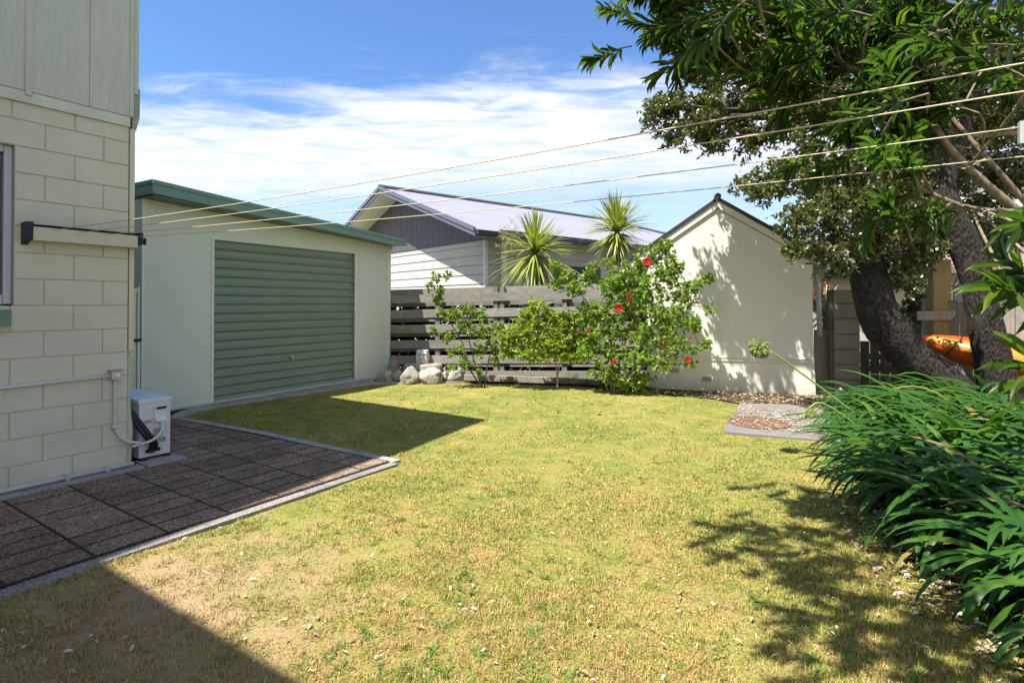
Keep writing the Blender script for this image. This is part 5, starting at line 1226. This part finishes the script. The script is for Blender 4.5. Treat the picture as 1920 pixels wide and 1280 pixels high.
dens = .55*vnoise(x, y, 3.0, 21)+.45*vnoise(x, y, 9, 22); bare_d = np.hypot(x+1.75, (y-2.55))*.72 + .8*(vnoise(x, y, 4, 23)-.5)*2
keep = (rng.random(NB) < np.clip((dens-.22)*2.6, .12, 1)) & ((bare_d > .75) | (rng.random(NB) < .28)); x, y, dens = x[keep], y[keep], dens[keep]; n = len(x)
tall = np.clip((dens-.45)*2, 0, 1)
cc_ = lawn_pts(1500, 1.5); kk = rng.integers(10, 34, len(cc_)); cx2 = np.repeat(cc_, kk, 0)+rng.normal(size=(kk.sum(), 2))*.016
nbase = len(x); x = np.concatenate([x, cx2[:,0]]); y = np.concatenate([y, cx2[:,1]]); tall = np.concatenate([tall, rng.uniform(.3, 1.6, len(cx2))]); n = len(x)
base = np.stack([x, y, gz(x, y)-.003], 1); az = rng.uniform(0, 2*np.pi, n); el = rng.uniform(.35, 1.45, n)
ln = rng.uniform(.010, .026, n)*(1+.7*tall); sc_w = .0016+.0007*np.maximum(y-2, 0)**.8
d0 = np.stack([np.cos(az)*np.cos(el), np.sin(az)*np.cos(el), np.sin(el)], 1); side = np.stack([-np.sin(az), np.cos(az), 0*az], 1)
tipd = unit(d0+np.array([0,0,-.5])[None]); wv = (sc_w*rng.uniform(.7, 1.3, n))[:,None]
mid = base+d0*ln[:,None]*.6; V = np.stack([base-side*wv, base+side*wv, mid+side*wv*.8, mid-side*wv*.8, mid+tipd*ln[:,None]*.5], 1).reshape(-1, 3)
i = np.arange(n)*5; Q = np.concatenate([np.stack([i, i+1, i+2, i+3], 1)]); T3 = np.stack([i+3, i+2, i+4, i+4], 1)
V_, K_ = V, 5
g_ = leaf_mesh('grass', [(V, 5, [(0,1,2,3),(3,2,4,4)])], m_blade, smooth=False); tag(g_, 'short patchy sun dried grass of the back lawn', 'grass', kind='stuff')
# flat weeds
m_weed = leafmat('weed_leaf', [(.10,.19,.035), (.16,.26,.05), (.08,.15,.03)], .5, .3, .3)
p = lawn_pts(520, 1.9); p = p[p[:,1] < 4.6]; B, A1 = [], []
for (x_, y_) in p:
    if math.hypot(x_+1.45, y_-2.75) < .8: continue
    if vnoise(np.array([x_]), np.array([y_]), 2, 31)[0] < .46: continue
    k = int(rnd.uniform(5, 11)); B += [(x_, y_, -.004)]*k; A1 += list(rng.uniform(0, 6.28, k))
B = A_(B); A1 = A_(A1); k = len(B)
lm = ribbons(B, A1, rng.uniform(.2, .75, k), rng.uniform(.03, .062, k), rng.uniform(.004, .009, k), rng.uniform(.3, 1.0, k), 4, .3)
o = leaf_mesh('lawn_weeds', [lm], m_weed); tag(o, 'small flat leafy weeds scattered through the near lawn', 'weeds', kind='stuff')
# litter
def litter(n, pts, ln, mat, name, label, z=0.006):
    k = len(pts); pos = np.concatenate([pts, np.full((k,1), z)], 1)+rng.normal(size=(k,3))*[0,0,.003]; a = rng.uniform(0, 6.28, k)
    d = np.stack([np.cos(a), np.sin(a), rng.normal(size=k)*.15], 1); nr = unit(np.stack([rng.normal(size=k)*.4, rng.normal(size=k)*.4, np.ones(k)], 1)); l = ln*rng.uniform(.45, 1.25, k)
    o = leaf_mesh(name, [leaves(pos, d, nr, l, l*rng.uniform(.25, .45, k), T_OVAL)], mat); tag(o, label, 'fallen leaves', kind='stuff')
litter(0, lawn_pts(170, 1.5), .028, m_pale, 'fallen_leaves', 'small pale curled leaves scattered over the lawn', .01)
litter(0, lawn_pts(520, 1.5), .035, m_dry, 'fallen_leaves', 'brown dry leaves scattered over the lawn', .008)
def poly_pts(poly, n):
    pl = np.array([(q.x, q.y) for q in poly]); out = []; t = 0
    while t < n:
        x = rng.uniform(pl[:,0].min(), pl[:,0].max(), n); y = rng.uniform(pl[:,1].min(), pl[:,1].max(), n); m = in_np(x, y, pl); out.append(np.stack([x[m], y[m]], 1)); t += m.sum()
    return np.concatenate(out)[:n]
q = poly_pts(so_, 1800)
litter(0, q, .05, m_dry, 'leaf_litter', 'brown leaf litter in the bed along the foot of the shed', .012)
q = poly_pts(sp_, 1500); q = q[vnoise(q[:,0], q[:,1], 2.4, 41)+.25*rng.random(len(q)) > .52]; litter(0, q, .045, m_dry, 'leaf_litter', 'dry leaf litter lying over the concrete slab and manhole', .03)
q = poly_pts([G(1620, 836), G(1540, 930), G(1600, 1040), G(1700, 1140), G(1840, 1260), G(1990, 1280), Vector((3.0, 3.5, 0)), Vector((3.2, 4.8, 0))], 900)
litter(0, q, .045, m_dry, 'leaf_litter', 'dry leaf litter on the bare soil along the front of the agapanthus', .01)
q = poly_pts([G(1640, 1000), G(1700, 1140), G(1840, 1260), G(1990, 1280), Vector((2.6, 3.3, 0))], 60); litter(0, q, .055, m_pale, 'fallen_leaves', 'pale bleached strap leaves fallen at the foot of the agapanthus', .015)
q = poly_pts([H(3, .3, 0), H(3, kin, 0), H(-2.2, kin-.4, 0), H(-2, .2, 0)], 70); litter(0, q, .028, m_pale, 'fallen_leaves', 'few small pale leaves lying on the dark paving', .032)
mb = MB(); so2 = [G(1600, 838), Vector((2.55, 4.1, 0)), Vector((2.2, 3.1, 0)), Vector((2.15, 2.2, 0)), Vector((2.1, 1.0, 0)), Vector((7, 1.0, 0)), Vector((7, 8.0, 0)), G(1660, 770)]
mb.add([Vector((q_.x, q_.y, .002)) for q_ in so2], [tuple(range(len(so2)))]); ob = mb.build('garden_soil', m_soil); tag(ob, kind='structure')
